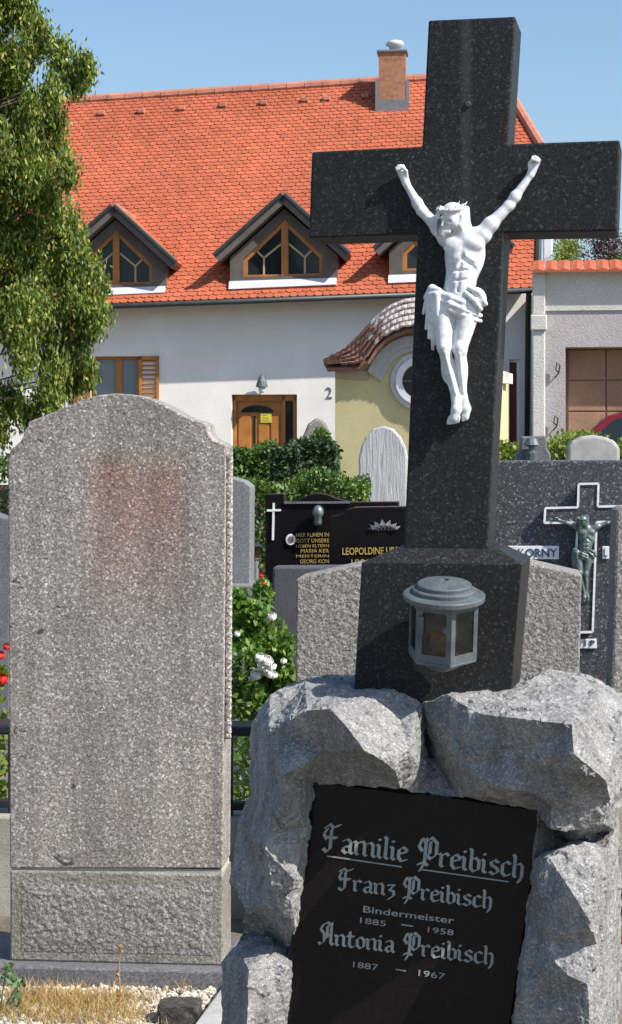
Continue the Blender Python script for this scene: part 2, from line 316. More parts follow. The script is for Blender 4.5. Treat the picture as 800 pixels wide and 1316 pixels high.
# ------------------------------------------------------------------ sculpting by distance fields
class SDF:
    def __init__(s, lo, hi, h=1.0):
        s.lo = np.array(lo, float); s.h = h
        s.n = np.ceil((np.array(hi) - s.lo) / h).astype(int) + 1
        s.F = np.full(s.n, 30.0, np.float32)
    def block(s, lo, hi):
        a = np.maximum(np.floor((lo - s.lo) / s.h).astype(int), 0); b = np.minimum(np.ceil((hi - s.lo) / s.h).astype(int) + 1, s.n)
        if (b <= a).any(): return None
        g = [s.lo[i] + s.h * np.arange(a[i], b[i]) for i in range(3)]
        X, Y, Z = np.meshgrid(*g, indexing='ij', sparse=True)
        return (slice(a[0], b[0]), slice(a[1], b[1]), slice(a[2], b[2])), X, Y, Z
    def put(s, sl, d, k, sub):
        f = s.F[sl]
        if sub: s.F[sl] = np.maximum(f, -d) + np.maximum(k - np.abs(f + d), 0) ** 2 / (4 * k)
        else: s.F[sl] = np.minimum(f, d) - np.maximum(k - np.abs(f - d), 0) ** 2 / (4 * k)
    def cone(s, a, b, ra, rb, k=4, sub=False):
        a = np.array(a, float); b = np.array(b, float); m = max(ra, rb) + k + 3
        r = s.block(np.minimum(a, b) - m, np.maximum(a, b) + m)
        if r is None: return
        sl, X, Y, Z = r; ab = b - a; L = max((ab ** 2).sum(), 1e-6)
        t = np.clip(((X - a[0]) * ab[0] + (Y - a[1]) * ab[1] + (Z - a[2]) * ab[2]) / L, 0, 1)
        d = np.sqrt((X - a[0] - t * ab[0]) ** 2 + (Y - a[1] - t * ab[1]) ** 2 + (Z - a[2] - t * ab[2]) ** 2) - (ra + t * (rb - ra))
        s.put(sl, d.astype(np.float32), k, sub)
    def chain(s, pts, k=3, sub=False):
        for p, q in zip(pts, pts[1:]): s.cone(p[:3], q[:3], p[3], q[3], k, sub)
    def ell(s, c, r, k=4, sub=False, tilt=0):
        c = np.array(c, float); r = np.array(r, float); m = r.max() + k + 3
        q = s.block(c - m, c + m)
        if q is None: return
        sl, X, Y, Z = q; ca, sa = math.cos(R(tilt)), math.sin(R(tilt))
        u = (X - c[0]) * ca + (Y - c[1]) * sa; v = -(X - c[0]) * sa + (Y - c[1]) * ca; w = Z - c[2]
        k0 = np.sqrt((u / r[0]) ** 2 + (v / r[1]) ** 2 + (w / r[2]) ** 2); k1 = np.sqrt((u / r[0] ** 2) ** 2 + (v / r[1] ** 2) ** 2 + (w / r[2] ** 2) ** 2)
        s.put(sl, (k0 * (k0 - 1) / np.maximum(k1, 1e-6)).astype(np.float32), k, sub)
    def mesh(s, name, fmap):
        Fd = s.F; n = s.n; sg = Fd < 0
        cs = sum(sg[i:n[0] - 1 + i, j:n[1] - 1 + j, k:n[2] - 1 + k].astype(np.int8) for i in (0, 1) for j in (0, 1) for k in (0, 1))
        act = np.argwhere((cs > 0) & (cs < 8)); idm = -np.ones(cs.shape, np.int64); idm[tuple(act.T)] = np.arange(len(act))
        cor = [(i, j, k) for i in (0, 1) for j in (0, 1) for k in (0, 1)]
        V = np.stack([Fd[act[:, 0] + i, act[:, 1] + j, act[:, 2] + k] for i, j, k in cor], 1)
        acc = np.zeros((len(act), 3)); cnt = np.zeros(len(act))
        for a in range(8):
            for b in range(a + 1, 8):
                da = np.array(cor[b]) - np.array(cor[a])
                if np.abs(da).sum() != 1: continue
                va, vb = V[:, a], V[:, b]; m = (va < 0) != (vb < 0); t = np.where(m, va / np.where(m, va - vb, 1), 0)
                acc += np.where(m[:, None], np.array(cor[a]) + t[:, None] * da, 0); cnt += m
        P = s.lo + s.h * (act + acc / cnt[:, None])
        quads = []
        for ax in range(3):
            o = [slice(None)] * 3; p = [slice(None)] * 3; o[ax] = slice(0, -1); p[ax] = slice(1, None)
            ch = np.argwhere(sg[tuple(o)] != sg[tuple(p)]); u, w = [i for i in range(3) if i != ax]
            ch = ch[(ch[:, u] > 0) & (ch[:, w] > 0) & (ch[:, u] < n[u] - 1) & (ch[:, w] < n[w] - 1)]
            q = []
            for du, dw in ((-1, -1), (0, -1), (0, 0), (-1, 0)):
                c = ch.copy(); c[:, u] += du; c[:, w] += dw; q.append(idm[tuple(c.T)])
            quads.append(np.stack(q, 1))
        Q = np.concatenate(quads); Q = Q[(Q >= 0).all(1)]
        me = bpy.data.meshes.new(name); me.from_pydata(fmap(P).tolist(), [], Q.tolist())
        bm = bmesh.new(); bm.from_mesh(me)
        for _ in range(1): bmesh.ops.smooth_vert(bm, verts=bm.verts, factor=.35, use_axis_x=True, use_axis_y=True, use_axis_z=True)
        bmesh.ops.recalc_face_normals(bm, faces=bm.faces); bm.to_mesh(me); bm.free()
        me.polygons.foreach_set('use_smooth', [True] * len(me.polygons)); me.update(); return me
def corpus(fmap, arms='up', h=1.0, bodymat=None, clothmat=None, parent=None, name='body'):
    """crucified figure; units are photo pixels: x right, y down, z out of the wall"""
    D = SDF((490, 190, 0), (705, 556, 64), h)
    # torso
    D.ell((597, 328, 13), (26, 34, 14), 4); D.cone((573, 309, 13), (620, 306, 13), 11, 11, 6)
    D.cone((595, 342, 12), (588, 386, 12), 20, 20, 8); D.ell((587, 392, 13), (27, 20, 14), 6)
    D.ell((583, 319, 22), (13, 10, 7), 4, tilt=-12); D.ell((609, 317, 22), (13, 10, 7), 4, tilt=12)
    D.ell((592, 362, 22), (11, 20, 9), 6)
    D.chain([(596, 308, 32, 2.2), (595, 330, 31, 2.2), (592, 350, 33.5, 1.8), (590, 374, 33.5, 1.8)], 3, True)
    D.chain([(594, 334, 31, 2.4), (582, 345, 28, 2.6), (574, 358, 22, 2.2)], 3, True)
    D.chain([(594, 334, 31, 2.4), (607, 344, 28, 2.6), (616, 356, 21, 2.2)], 3, True)
    for q in (0, 1, 2):
        D.chain([(571 + q, 332 + 9 * q, 20, 1.6), (582, 336 + 8 * q, 27, 1.2)], 2, True); D.chain([(624 - q * 2, 330 + 9 * q, 19, 1.6), (610, 335 + 8 * q, 27.5, 1.2)], 2, True)
    for yy in (352, 364): D.chain([(583, yy, 31, 1.3), (601, yy - 1, 31, 1.3)], 2, True)
    D.ell((590, 377, 31), (1.8, 2.4, 3), 1.5, True)
    # neck, head hanging to one side
    D.cone((597, 306, 15), (588, 292, 22), 9.5, 8, 5)
    D.ell((580, 284, 27), (12, 16, 13.5), 4, tilt=16)            # skull, face turned down to one side
    D.cone((573, 298, 31), (570, 305, 32), 5.5, 3.2, 3); D.cone((568, 301, 30), (578, 302, 30), 3, 3, 3)
    D.ell((567.5, 288.5, 37), (3, 2, 2.6), 2, True); D.ell((579, 289.5, 38.5), (3, 2, 2.6), 2, True)
    D.cone((566, 285, 36), (582, 285.5, 37), 1.6, 1.6, 2); D.cone((573, 286, 38.5), (570.5, 295, 39.5), 1.1, 1.7, 1.6)
    D.chain([(567, 299.5, 35.5, .7), (570.5, 299.2, 36.5, .7), (574.5, 300, 36, .7)], 1, True)
    D.ell((583, 275, 25), (13.5, 11, 13), 3)
    for j in range(7):                               # locks of hair
        D.chain([(590 + j * 1.6, 271, 31 - 3 * j, 3.4), (594 + j * 1.1, 282 + j, 29 - 3 * j, 3.2), (592 + j * 2.2, 293 + 1.4 * j, 27 - 2.6 * j, 3), (597 + j * 2, 304 + j, 24 - 2 * j, 1.6)], .9)
    for j in range(4):
        D.chain([(569 - j * .6, 272, 33 - 4 * j, 3), (563 - j * .4, 283, 31 - 4 * j, 2.8), (561, 294 + j, 28 - 4 * j, 2.4), (562 + j, 305, 25 - 3 * j, 1.4)], .9)
    for j in range(5): D.cone((568 + 1.8 * j, 302, 31.5), (568 + 1.5 * j, 309 - abs(j - 2), 29), 1.8, 1.0, 2)
    # arms
    if arms == 'up': A = [((619, 303), (653, 268), (680, 229), (684.5, 217)), ((573, 306), (541, 272), (521, 237), (516, 223))]
    else: A = [((619, 303), (652, 291), (684, 279), (693, 276)), ((573, 306), (540, 292), (509, 280), (500, 277))]
    for q, (sh, el, wr, pa) in enumerate(A):
        sg = 1 if q == 0 else -1
        D.cone((sh[0], sh[1], 13), (el[0], el[1], 10), 9.4, 6.4, 6); D.ell(((sh[0] * .7 + el[0] * .3), (sh[1] * .7 + el[1] * .3), 13), (10, 10, 9.5), 5)
        D.cone((el[0], el[1], 10), (wr[0], wr[1], 7.5), 6.8, 4.3, 4)
        fm = (el[0] * .72 + wr[0] * .28, el[1] * .72 + wr[1] * .28); D.ell((fm[0], fm[1], 10.5), (7.2, 7.2, 7), 4)
        dx, dy = pa[0] - wr[0], pa[1] - wr[1]; L = math.hypot(dx, dy); dx /= L; dy /= L; nx, ny = -dy, dx
        D.cone((wr[0], wr[1], 7.5), (pa[0], pa[1], 8), 4.6, 5, 3)
        for w_ in (-3.3, -1.1, 1.1, 3.3): D.cone((wr[0] + nx * w_ * .6 + dx * 3, wr[1] + ny * w_ * .6 + dy * 3, 7.5), (pa[0] + nx * w_ + dx * 2, pa[1] + ny * w_ + dy * 2, 8), 3, 2.8, 2)
        for i_, w_ in enumerate((-4.4, -1.5, 1.5, 4.4)):   # four curled fingers and a thumb
            ln = (5.2, 6.6, 6.2, 4.6)[i_]; b0 = (pa[0] + nx * w_ + dx * 3, pa[1] + ny * w_ + dy * 3)
            D.chain([(b0[0], b0[1], 8.5, 2.1), (b0[0] + dx * ln, b0[1] + dy * ln, 11, 1.9), (b0[0] + dx * ln * .95, b0[1] + dy * ln * .95, 15.5, 1.8), (b0[0] + dx * 1.5, b0[1] + dy * 1.5, 16.5, 1.6)], .8)
        D.chain([(wr[0] + nx * 3 * -sg + dx * 5, wr[1] + ny * 3 * -sg + dy * 5, 9, 2.4), (pa[0] + nx * 6 * -sg, pa[1] + ny * 6 * -sg, 13, 2), (pa[0] + nx * 3.5 * -sg + dx * 5, pa[1] + ny * 3.5 * -sg + dy * 5, 16.5, 1.7)], .9)
    # legs, knees together and pushed forward, left foot over the right
    D.cone((603, 398, 15), (592, 450, 24), 15, 9.4, 5); D.cone((570, 398, 16), (572, 448, 28), 15, 9.4, 5)
    D.ell((572, 449, 34), (6.5, 8, 5), 4); D.ell((592, 451, 30), (6.5, 8, 5), 4)
    D.cone((592, 452, 24), (594, 512, 10), 8.2, 5.2, 4); D.ell((593, 476, 13), (7.5, 20, 9), 5)
    D.cone((572, 450, 28), (586, 514, 17), 8.2, 5.4, 3); D.ell((575, 474, 18), (8, 20, 10), 5)
    D.chain([(574, 456, 37, 1.6), (586, 508, 23.5, 1.2)], 4); D.chain([(592, 458, 33, 1.6), (594.5, 506, 16.5, 1.2)], 4)
    D.chain([(594, 512, 10, 6), (598, 527, 9, 6), (597, 537, 9, 5)], 3); D.chain([(586, 514, 17, 6.2), (587, 528, 20, 6.5), (584, 539, 20, 6)], 3)
    for i_ in range(5): D.cone((578.5 + 2.9 * i_, 538, 22), (576.5 + 3.2 * i_, 546 - abs(i_ - 1.2) * .8, 20), 2.2, 1.7 if i_ else 2.4, .8)
    for i_ in range(3): D.cone((594 + 2.6 * i_, 535, 12), (594 + 2.6 * i_, 542 - i_, 11), 2, 1.7, .8)
    body = mkobj(name, D.mesh(name, fmap), bodymat, parent)
    # loincloth: wrapped swathes, a knotted bulge and a hanging end
    C = SDF((530, 365, 0), (640, 462, 60), h)
    C.ell((586, 396, 14), (29.5, 18, 16.5), 3)
    C.ell((588, 372, 16), (40, 11, 40), 2, True)
    for y0, y1, z, r0 in ((381, 396, 29.5, 4.6), (389, 405, 30.5, 4.2), (397, 412, 29, 3.8)):
        C.chain([(556, y0, z - 14, r0 - .6), (566, y0 - 1, z - 4, r0), (580, y0 + (y1 - y0) * .28, z + 1, r0), (596, y0 + (y1 - y0) * .72, z, r0), (610, y1 + 2, z - 6, r0 - 1), (617, y1 + 3, z - 18, r0 - 1.4)], 2.2)
    C.ell((614, 386, 20), (11, 14, 12), 3, tilt=-20); C.chain([(604, 374, 28, 3), (616, 380, 30, 4), (624, 394, 24, 3.4)], 1.2); C.chain([(600, 380, 30, 3), (611, 390, 32, 3.6), (618, 401, 26, 3)], 1.2)
    C.chain([(566, 377, 28, 4), (556, 374, 20, 6), (550, 384, 15, 6)], 2)
    for i_, (x0, x1, yb) in enumerate(((553, 544, 404), (555, 548, 424), (557, 552, 436), (559, 556, 450), (561, 560, 444), (563, 565, 434))):
        C.chain([(x0, 382, 22 + i_ * 1.5, 5), (x0 * .5 + x1 * .5, (382 + yb) / 2, 19 + i_ * 1.8, 3.8), (x1, yb, 13 + (i_ % 3) * 3, 2.4)], .9)
    mkobj('loincloth', C.mesh('loincloth', fmap), clothmat or bodymat, body if not parent else parent)
    # crown of thorns
    T = MB(); f1 = lambda p: fmap(np.array([p], float))[0]
    for k_ in range(3):
        pts = []
        for a in range(25):
            t = 2 * math.pi * a / 24
            pts.append(f1((581 + 15.5 * math.cos(t), 272.5 + 4 * math.sin(t) - 2.5 * math.cos(t) + 1.6 * math.sin(6 * t + 2.1 * k_) + .8 * math.cos(t), 26 + 17 * math.sin(t) + 1.4 * math.cos(6 * t + 2.1 * k_))))
        sc = (Vector(f1((1, 0, 0))) - Vector(f1((0, 0, 0)))).length
        T.tube(pts, 1.5 * sc, 6)
    for a in range(14):
        t = 2 * math.pi * a / 14 + .2; rr = 15.5
        p = (581 + rr * math.cos(t), 272.5 + 4 * math.sin(t) - 2.5 * math.cos(t), 26 + 17 * math.sin(t)); q = (581 + (rr + 5) * math.cos(t), 269.5 + 4 * math.sin(t) - 3.5 * math.cos(t) - (a % 3) * 2.2, 26 + 21 * math.sin(t))
        T.tube([f1(p), f1(q)], [1.1 * sc, .25 * sc], 5)
    T.build('crown_of_thorns', bodymat, body if not parent else parent, smooth=True)
    return body
# ------------------------------------------------------------------ lettering
GL = {
 'i': (.32, [[(-.1, .9), (0, .8), (0, .15), (.12, .05)], [(-.02, 1.28), (.03, 1.22)]]),
 'n': (.72, [[(-.1, .9), (0, .8), (0, .15), (.1, .05)], [(.05, .8), (.3, .98), (.42, .8), (.42, .15), (.54, .05)]]),
 'm': (1.14, [[(-.1, .9), (0, .8), (0, .15), (.1, .05)], [(.05, .8), (.3, .98), (.42, .8), (.42, .15), (.52, .05)], [(.47, .8), (.72, .98), (.84, .8), (.84, .15), (.96, .05)]]),
 'a': (.7, [[(.05, .85), (.25, 1), (.4, .85), (.4, .15), (.52, .05)], [(.4, .55), (.1, .45), (.03, .2), (.2, .02), (.4, .2)]]),
 'e': (.6, [[(0, .5), (.35, .64), (.38, .8), (.2, .98), (0, .75), (0, .25), (.15, .02), (.4, .16)]]),
 'l': (.36, [[(-.06, 1.5), (.02, 1.38), (.02, .15), (.14, .04)]]),
 'r': (.54, [[(-.1, .9), (0, .8), (0, .15), (.1, .05)], [(.05, .78), (.22, .98), (.36, .84)]]),
 'b': (.64, [[(-.06, 1.5), (.02, 1.38), (.02, .2), (.18, .02), (.4, .2), (.4, .75), (.22, .96), (.04, .75)]]),
 's': (.6, [[(.38, .84), (.2, .98), (.02, .8), (.08, .6), (.35, .45), (.4, .2), (.2, .02), (0, .16)]]),
 'c': (.56, [[(.36, .84), (.2, .98), (0, .78), (0, .22), (.16, .02), (.38, .16)]]),
 'h': (.64, [[(-.06, 1.5), (.02, 1.38), (.02, .15), (.1, .04)], [(.04, .78), (.26, .98), (.4, .8), (.4, .1), (.26, -.28)]]),
 'z': (.56, [[(0, .9), (.38, .96), (.1, .5), (.34, .45), (.38, .1), (.08, -.28)]]),
 't': (.5, [[(.05, 1.3), (.05, .18), (.2, .02), (.32, .13)], [(-.1, .94), (.28, .94)]]),
 'o': (.62, [[(.2, .98), (0, .75), (0, .25), (.2, .02), (.4, .25), (.4, .75), (.2, .98)]]),
 'F': (.82, [[(-.12, .1), (.06, -.04), (.22, .15), (.22, 1.15)], [(-.1, 1.2), (.1, 1.4), (.3, 1.25), (.62, 1.42)], [(.02, .72), (.5, .74)], [(0, 1.15), (-.14, .85), (0, .62)]]),
 'P': (1.0, [[(.2, 1.35), (.2, .1), (.02, -.32)], [(.0, 1.32), (.2, 1.15), (.45, 1.44), (.74, 1.2), (.74, .6), (.5, .34), (.25, .5)], [(0, 1.3), (-.13, .92), (.04, .7)], [(-.1, 0), (.15, .12), (.36, 0)], [(.42, 1.2), (.42, .6)]]),
 'A': (.84, [[(0, 1.25), (-.12, .95), (.1, .7), (.12, .2), (-.1, 0), (-.2, .1)], [(0, 1.25), (.25, 1.44), (.46, 1.3)], [(.5, 1.44), (.5, .15), (.64, .04)], [(.1, .65), (.5, .65)], [(.27, 1.2), (.27, .45)]]),
 ' ': (.5, [])}
def hull2(P):
    P = sorted(set((round(x, 6), round(y, 6)) for x, y in P)); H = []
    for S_ in (P, P[::-1]):
        h = []
        for p in S_:
            while len(h) > 1 and (h[-1][0] - h[-2][0]) * (p[1] - h[-2][1]) - (h[-1][1] - h[-2][1]) * (p[0] - h[-2][0]) <= 0: h.pop()
            h.append(p)
        H += h[:-1]
    return H
def blackletter(fr, text, start, end, Y, depth, m, parent, name='lettering', xh=None):
    a = Vector(fr.xz(*start, Y)); b = Vector(fr.xz(*end, Y)); adv = sum(GL[c][0] for c in text) - .15
    k = (b - a).length / adv; e1 = (b - a).normalized(); e2 = Vector((-e1.y, e1.x)); ky = xh * k if xh else k
    w = (math.cos(R(42)) * .088, math.sin(R(42)) * .088); n_ = (-w[1] * .28, w[0] * .28)
    nib = [(w[0] + n_[0], w[1] + n_[1]), (w[0] - n_[0], w[1] - n_[1]), (-w[0] + n_[0], -w[1] + n_[1]), (-w[0] - n_[0], -w[1] - n_[1])]
    mb = MB(); x = .1
    for ch in text:
        for st in GL[ch][1]:
            cs = 1.3 if ch in 'FPA' else 1.0
            for p, q in zip(st, st[1:]):
                H = hull2([(c[0] + d[0], c[1] + d[1]) for c in (p, q) for d in nib])
                mb.prism([tuple(a + e1 * ((x + u) * k) + e2 * (v * ky * cs)) for u, v in H], Y - depth * (1 + .03 * random.random()), Y + .001)
        x += GL[ch][0]
    return mb.build(name, m, parent)
def plaintext(fr, text, start, end, height, Y, depth, m, parent, name='lettering', bold=0.0):
    cu = bpy.data.curves.new('t', 'FONT'); cu.body = text; cu.extrude = .5; cu.resolution_u = 3; cu.offset = bold
    to = bpy.data.objects.new('t', cu); COL.objects.link(to); bpy.context.view_layer.update()
    me = bpy.data.meshes.new_from_object(to.evaluated_get(bpy.context.evaluated_depsgraph_get()))
    bpy.data.objects.remove(to); bpy.data.curves.remove(cu)
    V = np.array([v.co[:] for v in me.vertices]); x0, x1 = V[:, 0].min(), V[:, 0].max(); hcap = .72
    a = Vector(fr.xz(*start, Y)); b = Vector(fr.xz(*end, Y)); e1 = (b - a); k = e1.length / (x1 - x0); e1.normalize(); e2 = Vector((-e1.y, e1.x))
    h_ = height * (fr.loc(start[0], start[1] - 1, Y) - fr.loc(*start, Y)).length
    for i, v in enumerate(me.vertices):
        p = a + e1 * ((V[i, 0] - x0) * k) + e2 * (V[i, 1] / hcap * h_)
        v.co = (p.x, Y - depth if V[i, 2] > 0 else Y + .001, p.y)
    me.materials.clear(); me.update(); me.name = name
    return mkobj(name, me, m, parent)
# ------------------------------------------------------------------ foliage
def leaves(name, C, L, Wd, m, parent, droop=.3, nrm=None, seed=1):
    """one small folded leaf per centre: two quads sharing a midrib"""
    g = np.random.default_rng(seed); n = len(C)
    d = g.normal(size=(n, 3)); d[:, 2] -= droop * 3; d /= np.linalg.norm(d, axis=1)[:, None]
    u = g.normal(size=(n, 3)) if nrm is None else nrm + g.normal(size=(n, 3)) * .7
    sd = np.cross(d, u); sd /= np.linalg.norm(sd, axis=1)[:, None] + 1e-9; up = np.cross(sd, d)
    l = L * g.uniform(.6, 1.3, n)[:, None]; w = Wd * g.uniform(.7, 1.3, n)[:, None]
    p0 = C - d * l * .5; p1 = C + d * l * .5; mid = C + up * w * -.15
    a = mid + sd * w * .5 + up * w * .2; b = mid - sd * w * .5 + up * w * .2
    V = np.stack([p0, a, p1, b], 1).reshape(-1, 3)
    I = np.arange(n)[:, None] * 4; Fc = np.concatenate([I + [0, 1, 2], I + [0, 2, 3]])
    me = bpy.data.meshes.new(name); me.vertices.add(len(V)); me.vertices.foreach_set('co', V.astype(np.float32).ravel())
    me.loops.add(Fc.size); me.loops.foreach_set('vertex_index', Fc.astype(np.int32).ravel())
    me.polygons.add(len(Fc)); me.polygons.foreach_set('loop_start', np.arange(0, Fc.size, 3, dtype=np.int32))
    me.update(calc_edges=True); return mkobj(name, me, m, parent)
def ball(n, c, r, g, hollow=.45):
    p = g.normal(size=(n, 3)); p /= np.linalg.norm(p, axis=1)[:, None]; p *= (hollow + (1 - hollow) * g.random(n) ** .6)[:, None]
    return p * np.array(r) + np.array(c)
def boxcloud(n, x0, x1, y0, y1, z0, z1, g, lump=.06):
    """leaves near the faces of a clipped block, the top gently uneven"""
    P = []; dims = np.array([x1 - x0, y1 - y0, z1 - z0])
    p = g.random((n, 3)); f = g.integers(0, 4, n)
    t = g.random(n) ** 2 * .22
    p[f == 0, 2] = 1 - t[f == 0] * .5; p[f == 1, 1] = t[f == 1]; p[f == 2, 0] = np.where(g.random((f == 2).sum()) < .5, t[f == 2], 1 - t[f == 2])
    q = np.array([x0, y0, z0]) + p * dims
    q[:, 2] += lump * p[:, 2] * (np.sin(q[:, 0] * 5.1 + 1) + np.sin(q[:, 0] * 11.3 + q[:, 1] * 4)) * .7
    q += g.normal(size=(n, 3)) * .018
    return q
# ================================================================== SETTING
gb = MB()
ys = [-30, 0, 6, 12] + [12 + 11 * i / 10 for i in range(1, 11)] + [60, 150, 600, 2500]
for y in ys: gb.v += [(-1500, y, gz(y)), (1500, y, gz(y))]
gb.f = [(2 * i, 2 * i + 1, 2 * i + 3, 2 * i + 2) for i in range(len(ys) - 1)]
tag(gb.build('ground', Mt['ground']), kind='structure')
# ================================================================== WHITE HOUSE
HF = Frame(340, 35, 5)
house = thing('white_house', 'white rendered house with red tiled roof and three gabled dormers behind the churchyard', 'house', HF)
OV, YR = .52, 5.0
def line(pa, pb, Y):
    a = HF.loc(*pa, Y); b = HF.loc(*pb, Y); return lambda x: a.z + (b.z - a.z) * (x - a.x) / (b.x - a.x)
ze = line((147, 391), (690, 371), -OV); zr = line((120, 128.7), (547, 101.7), YR)
def roofpt(x, t, off=0.0):
    p = Vector((x, -OV + (YR + OV) * t, ze(x) + (zr(x) - ze(x)) * t))
    if off:
        n = Vector((0, -(zr(x) - ze(x)), YR + OV)).normalized(); p += n * off
    return p
def roofhit(px, py):
    o = HF.Mi @ Vector((0, 0, EYE)); d = HF.Mi.to_3x3() @ Vector(((px - CX) / F, 1, (HOR - py) / F))
    t = .5
    for _ in range(40):                               # walk along the ray to the slope
        x = 0; lo, hi = 20.0, 60.0
        for _ in range(50):
            m_ = (lo + hi) / 2; p = o + d * m_; tt = (p.y + OV) / (YR + OV)
            if p.z < ze(p.x) + (zr(p.x) - ze(p.x)) * tt: hi = m_
            else: lo = m_
        break
    p = o + d * hi; return p.x, (p.y + OV) / (YR + OV)
vb = [roofhit(691, 368), roofhit(696, 190)]; rend = HF.loc(640, 95, YR).x
def xmax(t):
    if t <= vb[1][1]: return vb[0][0] + (vb[1][0] - vb[0][0]) * (t - vb[0][1]) / (vb[1][1] - vb[0][1])
    return vb[1][0] + (rend - vb[1][0]) * (t - vb[1][1]) / (1 - vb[1][1])
XL = HF.loc(-260, 390).x
th_ = vb[1][1]
rp = [roofpt(XL, 0), roofpt(xmax(0), 0), roofpt(xmax(th_), th_), roofpt(rend, 1), roofpt(XL, 1)]
rb = MB(); back = [Vector((p.x, 2 * YR - p.y, p.z)) for p in rp]
dn = Vector((0, 0, -.08))
rb.add(rp + back[:3] + [p + dn for p in rp] + [p + dn for p in back[:3]],
       [(0, 1, 2, 3, 4), (4, 3, 7, 6, 5), (2, 7, 3), (0, 1, 9, 8), (1, 2, 10, 9), (5, 6, 14, 13), (6, 7, 15, 14), (8, 9, 10, 11, 12), (12, 11, 15, 14, 13), (2, 7, 15, 10), (10, 15, 11), (0, 8, 12, 13, 5, 4)])
roof = rb.build('roof', Mt['fascia'], house)
tb = MB(); TW, SL = .15, math.hypot(YR + OV, zr(0) - ze(0)); NR = int(SL / .128)
for j in range(NR + 1):
    t0 = j / (NR + .6); t1 = min(1, (j + 1.25) / (NR + .6)); x = XL + (TW / 2 if j % 2 else 0)
    while x + TW * .97 < xmax(t0) + .05:
        w = min(TW * .96, xmax((t0 + t1) / 2) - x)
        if w > .05:
            o0 = .028 + random.uniform(-.003, .003); o1 = .012; jx = random.uniform(-.004, .004); td = .02 / SL
            pr = [(x + jx, t0 + td * 2.2, o0), (x + jx + w * .28, t0 + td * .5, o0), (x + jx + w * .72, t0 + td * .5, o0), (x + jx + w, t0 + td * 2.2, o0), (x + jx + w, t1, o1), (x + jx, t1, o1)]
            top = [roofpt(*q) for q in pr]; bot = [roofpt(q[0], q[1], q[2] - .022) for q in pr[:4]]
            tb.add(top + bot, [(0, 1, 2, 3, 4, 5), (0, 6, 7, 1), (1, 7, 8, 2), (2, 8, 9, 3)])
        x += TW
tl = bpy.data.meshes.new('roof_tiles'); tl.from_pydata(tb.v, [], tb.f); tl.update()
tag(mkobj('roof_tiles', tl, Mt['tile'], house), kind='stuff')
q = MB(); k = 0; x = XL
while x < rend - .05:
    p, r_ = roofpt(x, 1), roofpt(min(x + .4, rend), 1); q = MB()
    q.tube([p + Vector((0, 0, .0)), r_ + Vector((0, 0, .012))], [.125, .112], 10); q.build('ridge_tile', Mt['ridge'], house, smooth=False); x += .385
q = MB(); hp = [roofpt(xmax(th_), th_, .03), roofpt(rend, 1, .03)]; q.tube(hp, .1, 8); q.build('hip_tiles', Mt['ridge'], house)
q = MB(); q.tube([roofpt(xmax(0.0), 0, .03), roofpt(xmax(th_), th_, .03)], .06, 6); q.build('verge_trim', Mt['zinc_dark'], house)
for px, py in ((131, 148.5), (182, 146), (234, 142), (287, 138), (339, 135), (392, 131), (420, 129.5), (470, 126)):   # small snow hooks under the ridge
    x, t = roofhit(px, py); q = MB(); p = roofpt(x, t, .06); q.box(p.x - .08, p.x + .08, p.y - .05, p.y + .06, p.z - .05, p.z + .05); q.build('vent_tile', Mt['ridge'], house, bevel=.02)
q = MB(); q.tube([roofpt(XL, 0) + Vector((0, -.06, -.05)), roofpt(xmax(0), 0) + Vector((0, -.05, -.03))], .05, 10); gut = q.build('gutter', Mt['zinc_dark'], house, smooth=True)
dp0 = HF.loc(679, 379, -.14); dp1 = HF.loc(677, 600, -.14)
q = MB(); q.tube([(dp0.x, -OV, dp0.z + .02), (dp0.x, -.3, dp0.z - .15), (dp0.x, -.14, dp0.z - .3), (dp1.x, -.14, .02)], .05, 10); q.build('downpipe', Mt['zinc_dark'], house, smooth=True)
# walls with real openings
XR = HF.loc(684, 400).x
w0, w1 = HF.xz(117, 458), HF.xz(179, 556); d0, d1 = HF.xz(298, 507), HF.xz(382, 620)
r0, r1 = HF.xz(655, 462), HF.xz(668, 600)
holes = [(w0[0], w1[0], w1[1], w0[1]), (d0[0], d1[0], 0.02, d0[1]), (r0[0], r1[0], .3, r0[1])]
wl = MB(); ztop = HF.xz(340, 440)[1]
xs = sorted({XL + .3, XR} | {h[i] for h in holes for i in (0, 1)}); zs = sorted({-.3, ztop} | {h[i] for h in holes for i in (2, 3)})
for xa, xb in zip(xs, xs[1:]):
    for za, zb in zip(zs, zs[1:]):
        if not any(h[0] < (xa + xb) / 2 < h[1] and h[2] < (za + zb) / 2 < h[3] for h in holes): wl.box(xa, xb, 0, .35, za, zb)
wl.prism([(XL + .3, ztop), (XR, ztop), (XR, ze(XR) + .28), (XL + .3, ze(XL) + .28)], 0, .35)
wl.prism([(XL + .3, -.3), (XL + .7, -.3), (XL + .7, ze(XL) + .25), (XL + .3, ze(XL) + .25)], .35, 2 * YR)
zt = ze(XR)
for xx in (XR - .35,):                                # right end wall with its clipped gable
    v = [(-.3), (zt + .25)]
    wl.add([(xx, .35, -.3), (xx, 2 * YR, -.3), (xx, 2 * YR, zt + .2), (xx, YR, zr(XR) - 1.6), (xx, .35, zt + .45), (XR, .35, -.3), (XR, 2 * YR, -.3), (XR, 2 * YR, zt + .2), (XR, YR, zr(XR) - 1.6), (XR, .35, zt + .45)],
           [(0, 1, 2, 3, 4), (5, 6, 7, 8, 9), (0, 5, 6, 1), (1, 6, 7, 2), (2, 7, 8, 3), (3, 8, 9, 4), (4, 9, 5, 0)])
wl.box(XL + .3, XR, 2 * YR - .3, 2 * YR, -.3, zt)
wl.build('wall', Mt['render'], house)
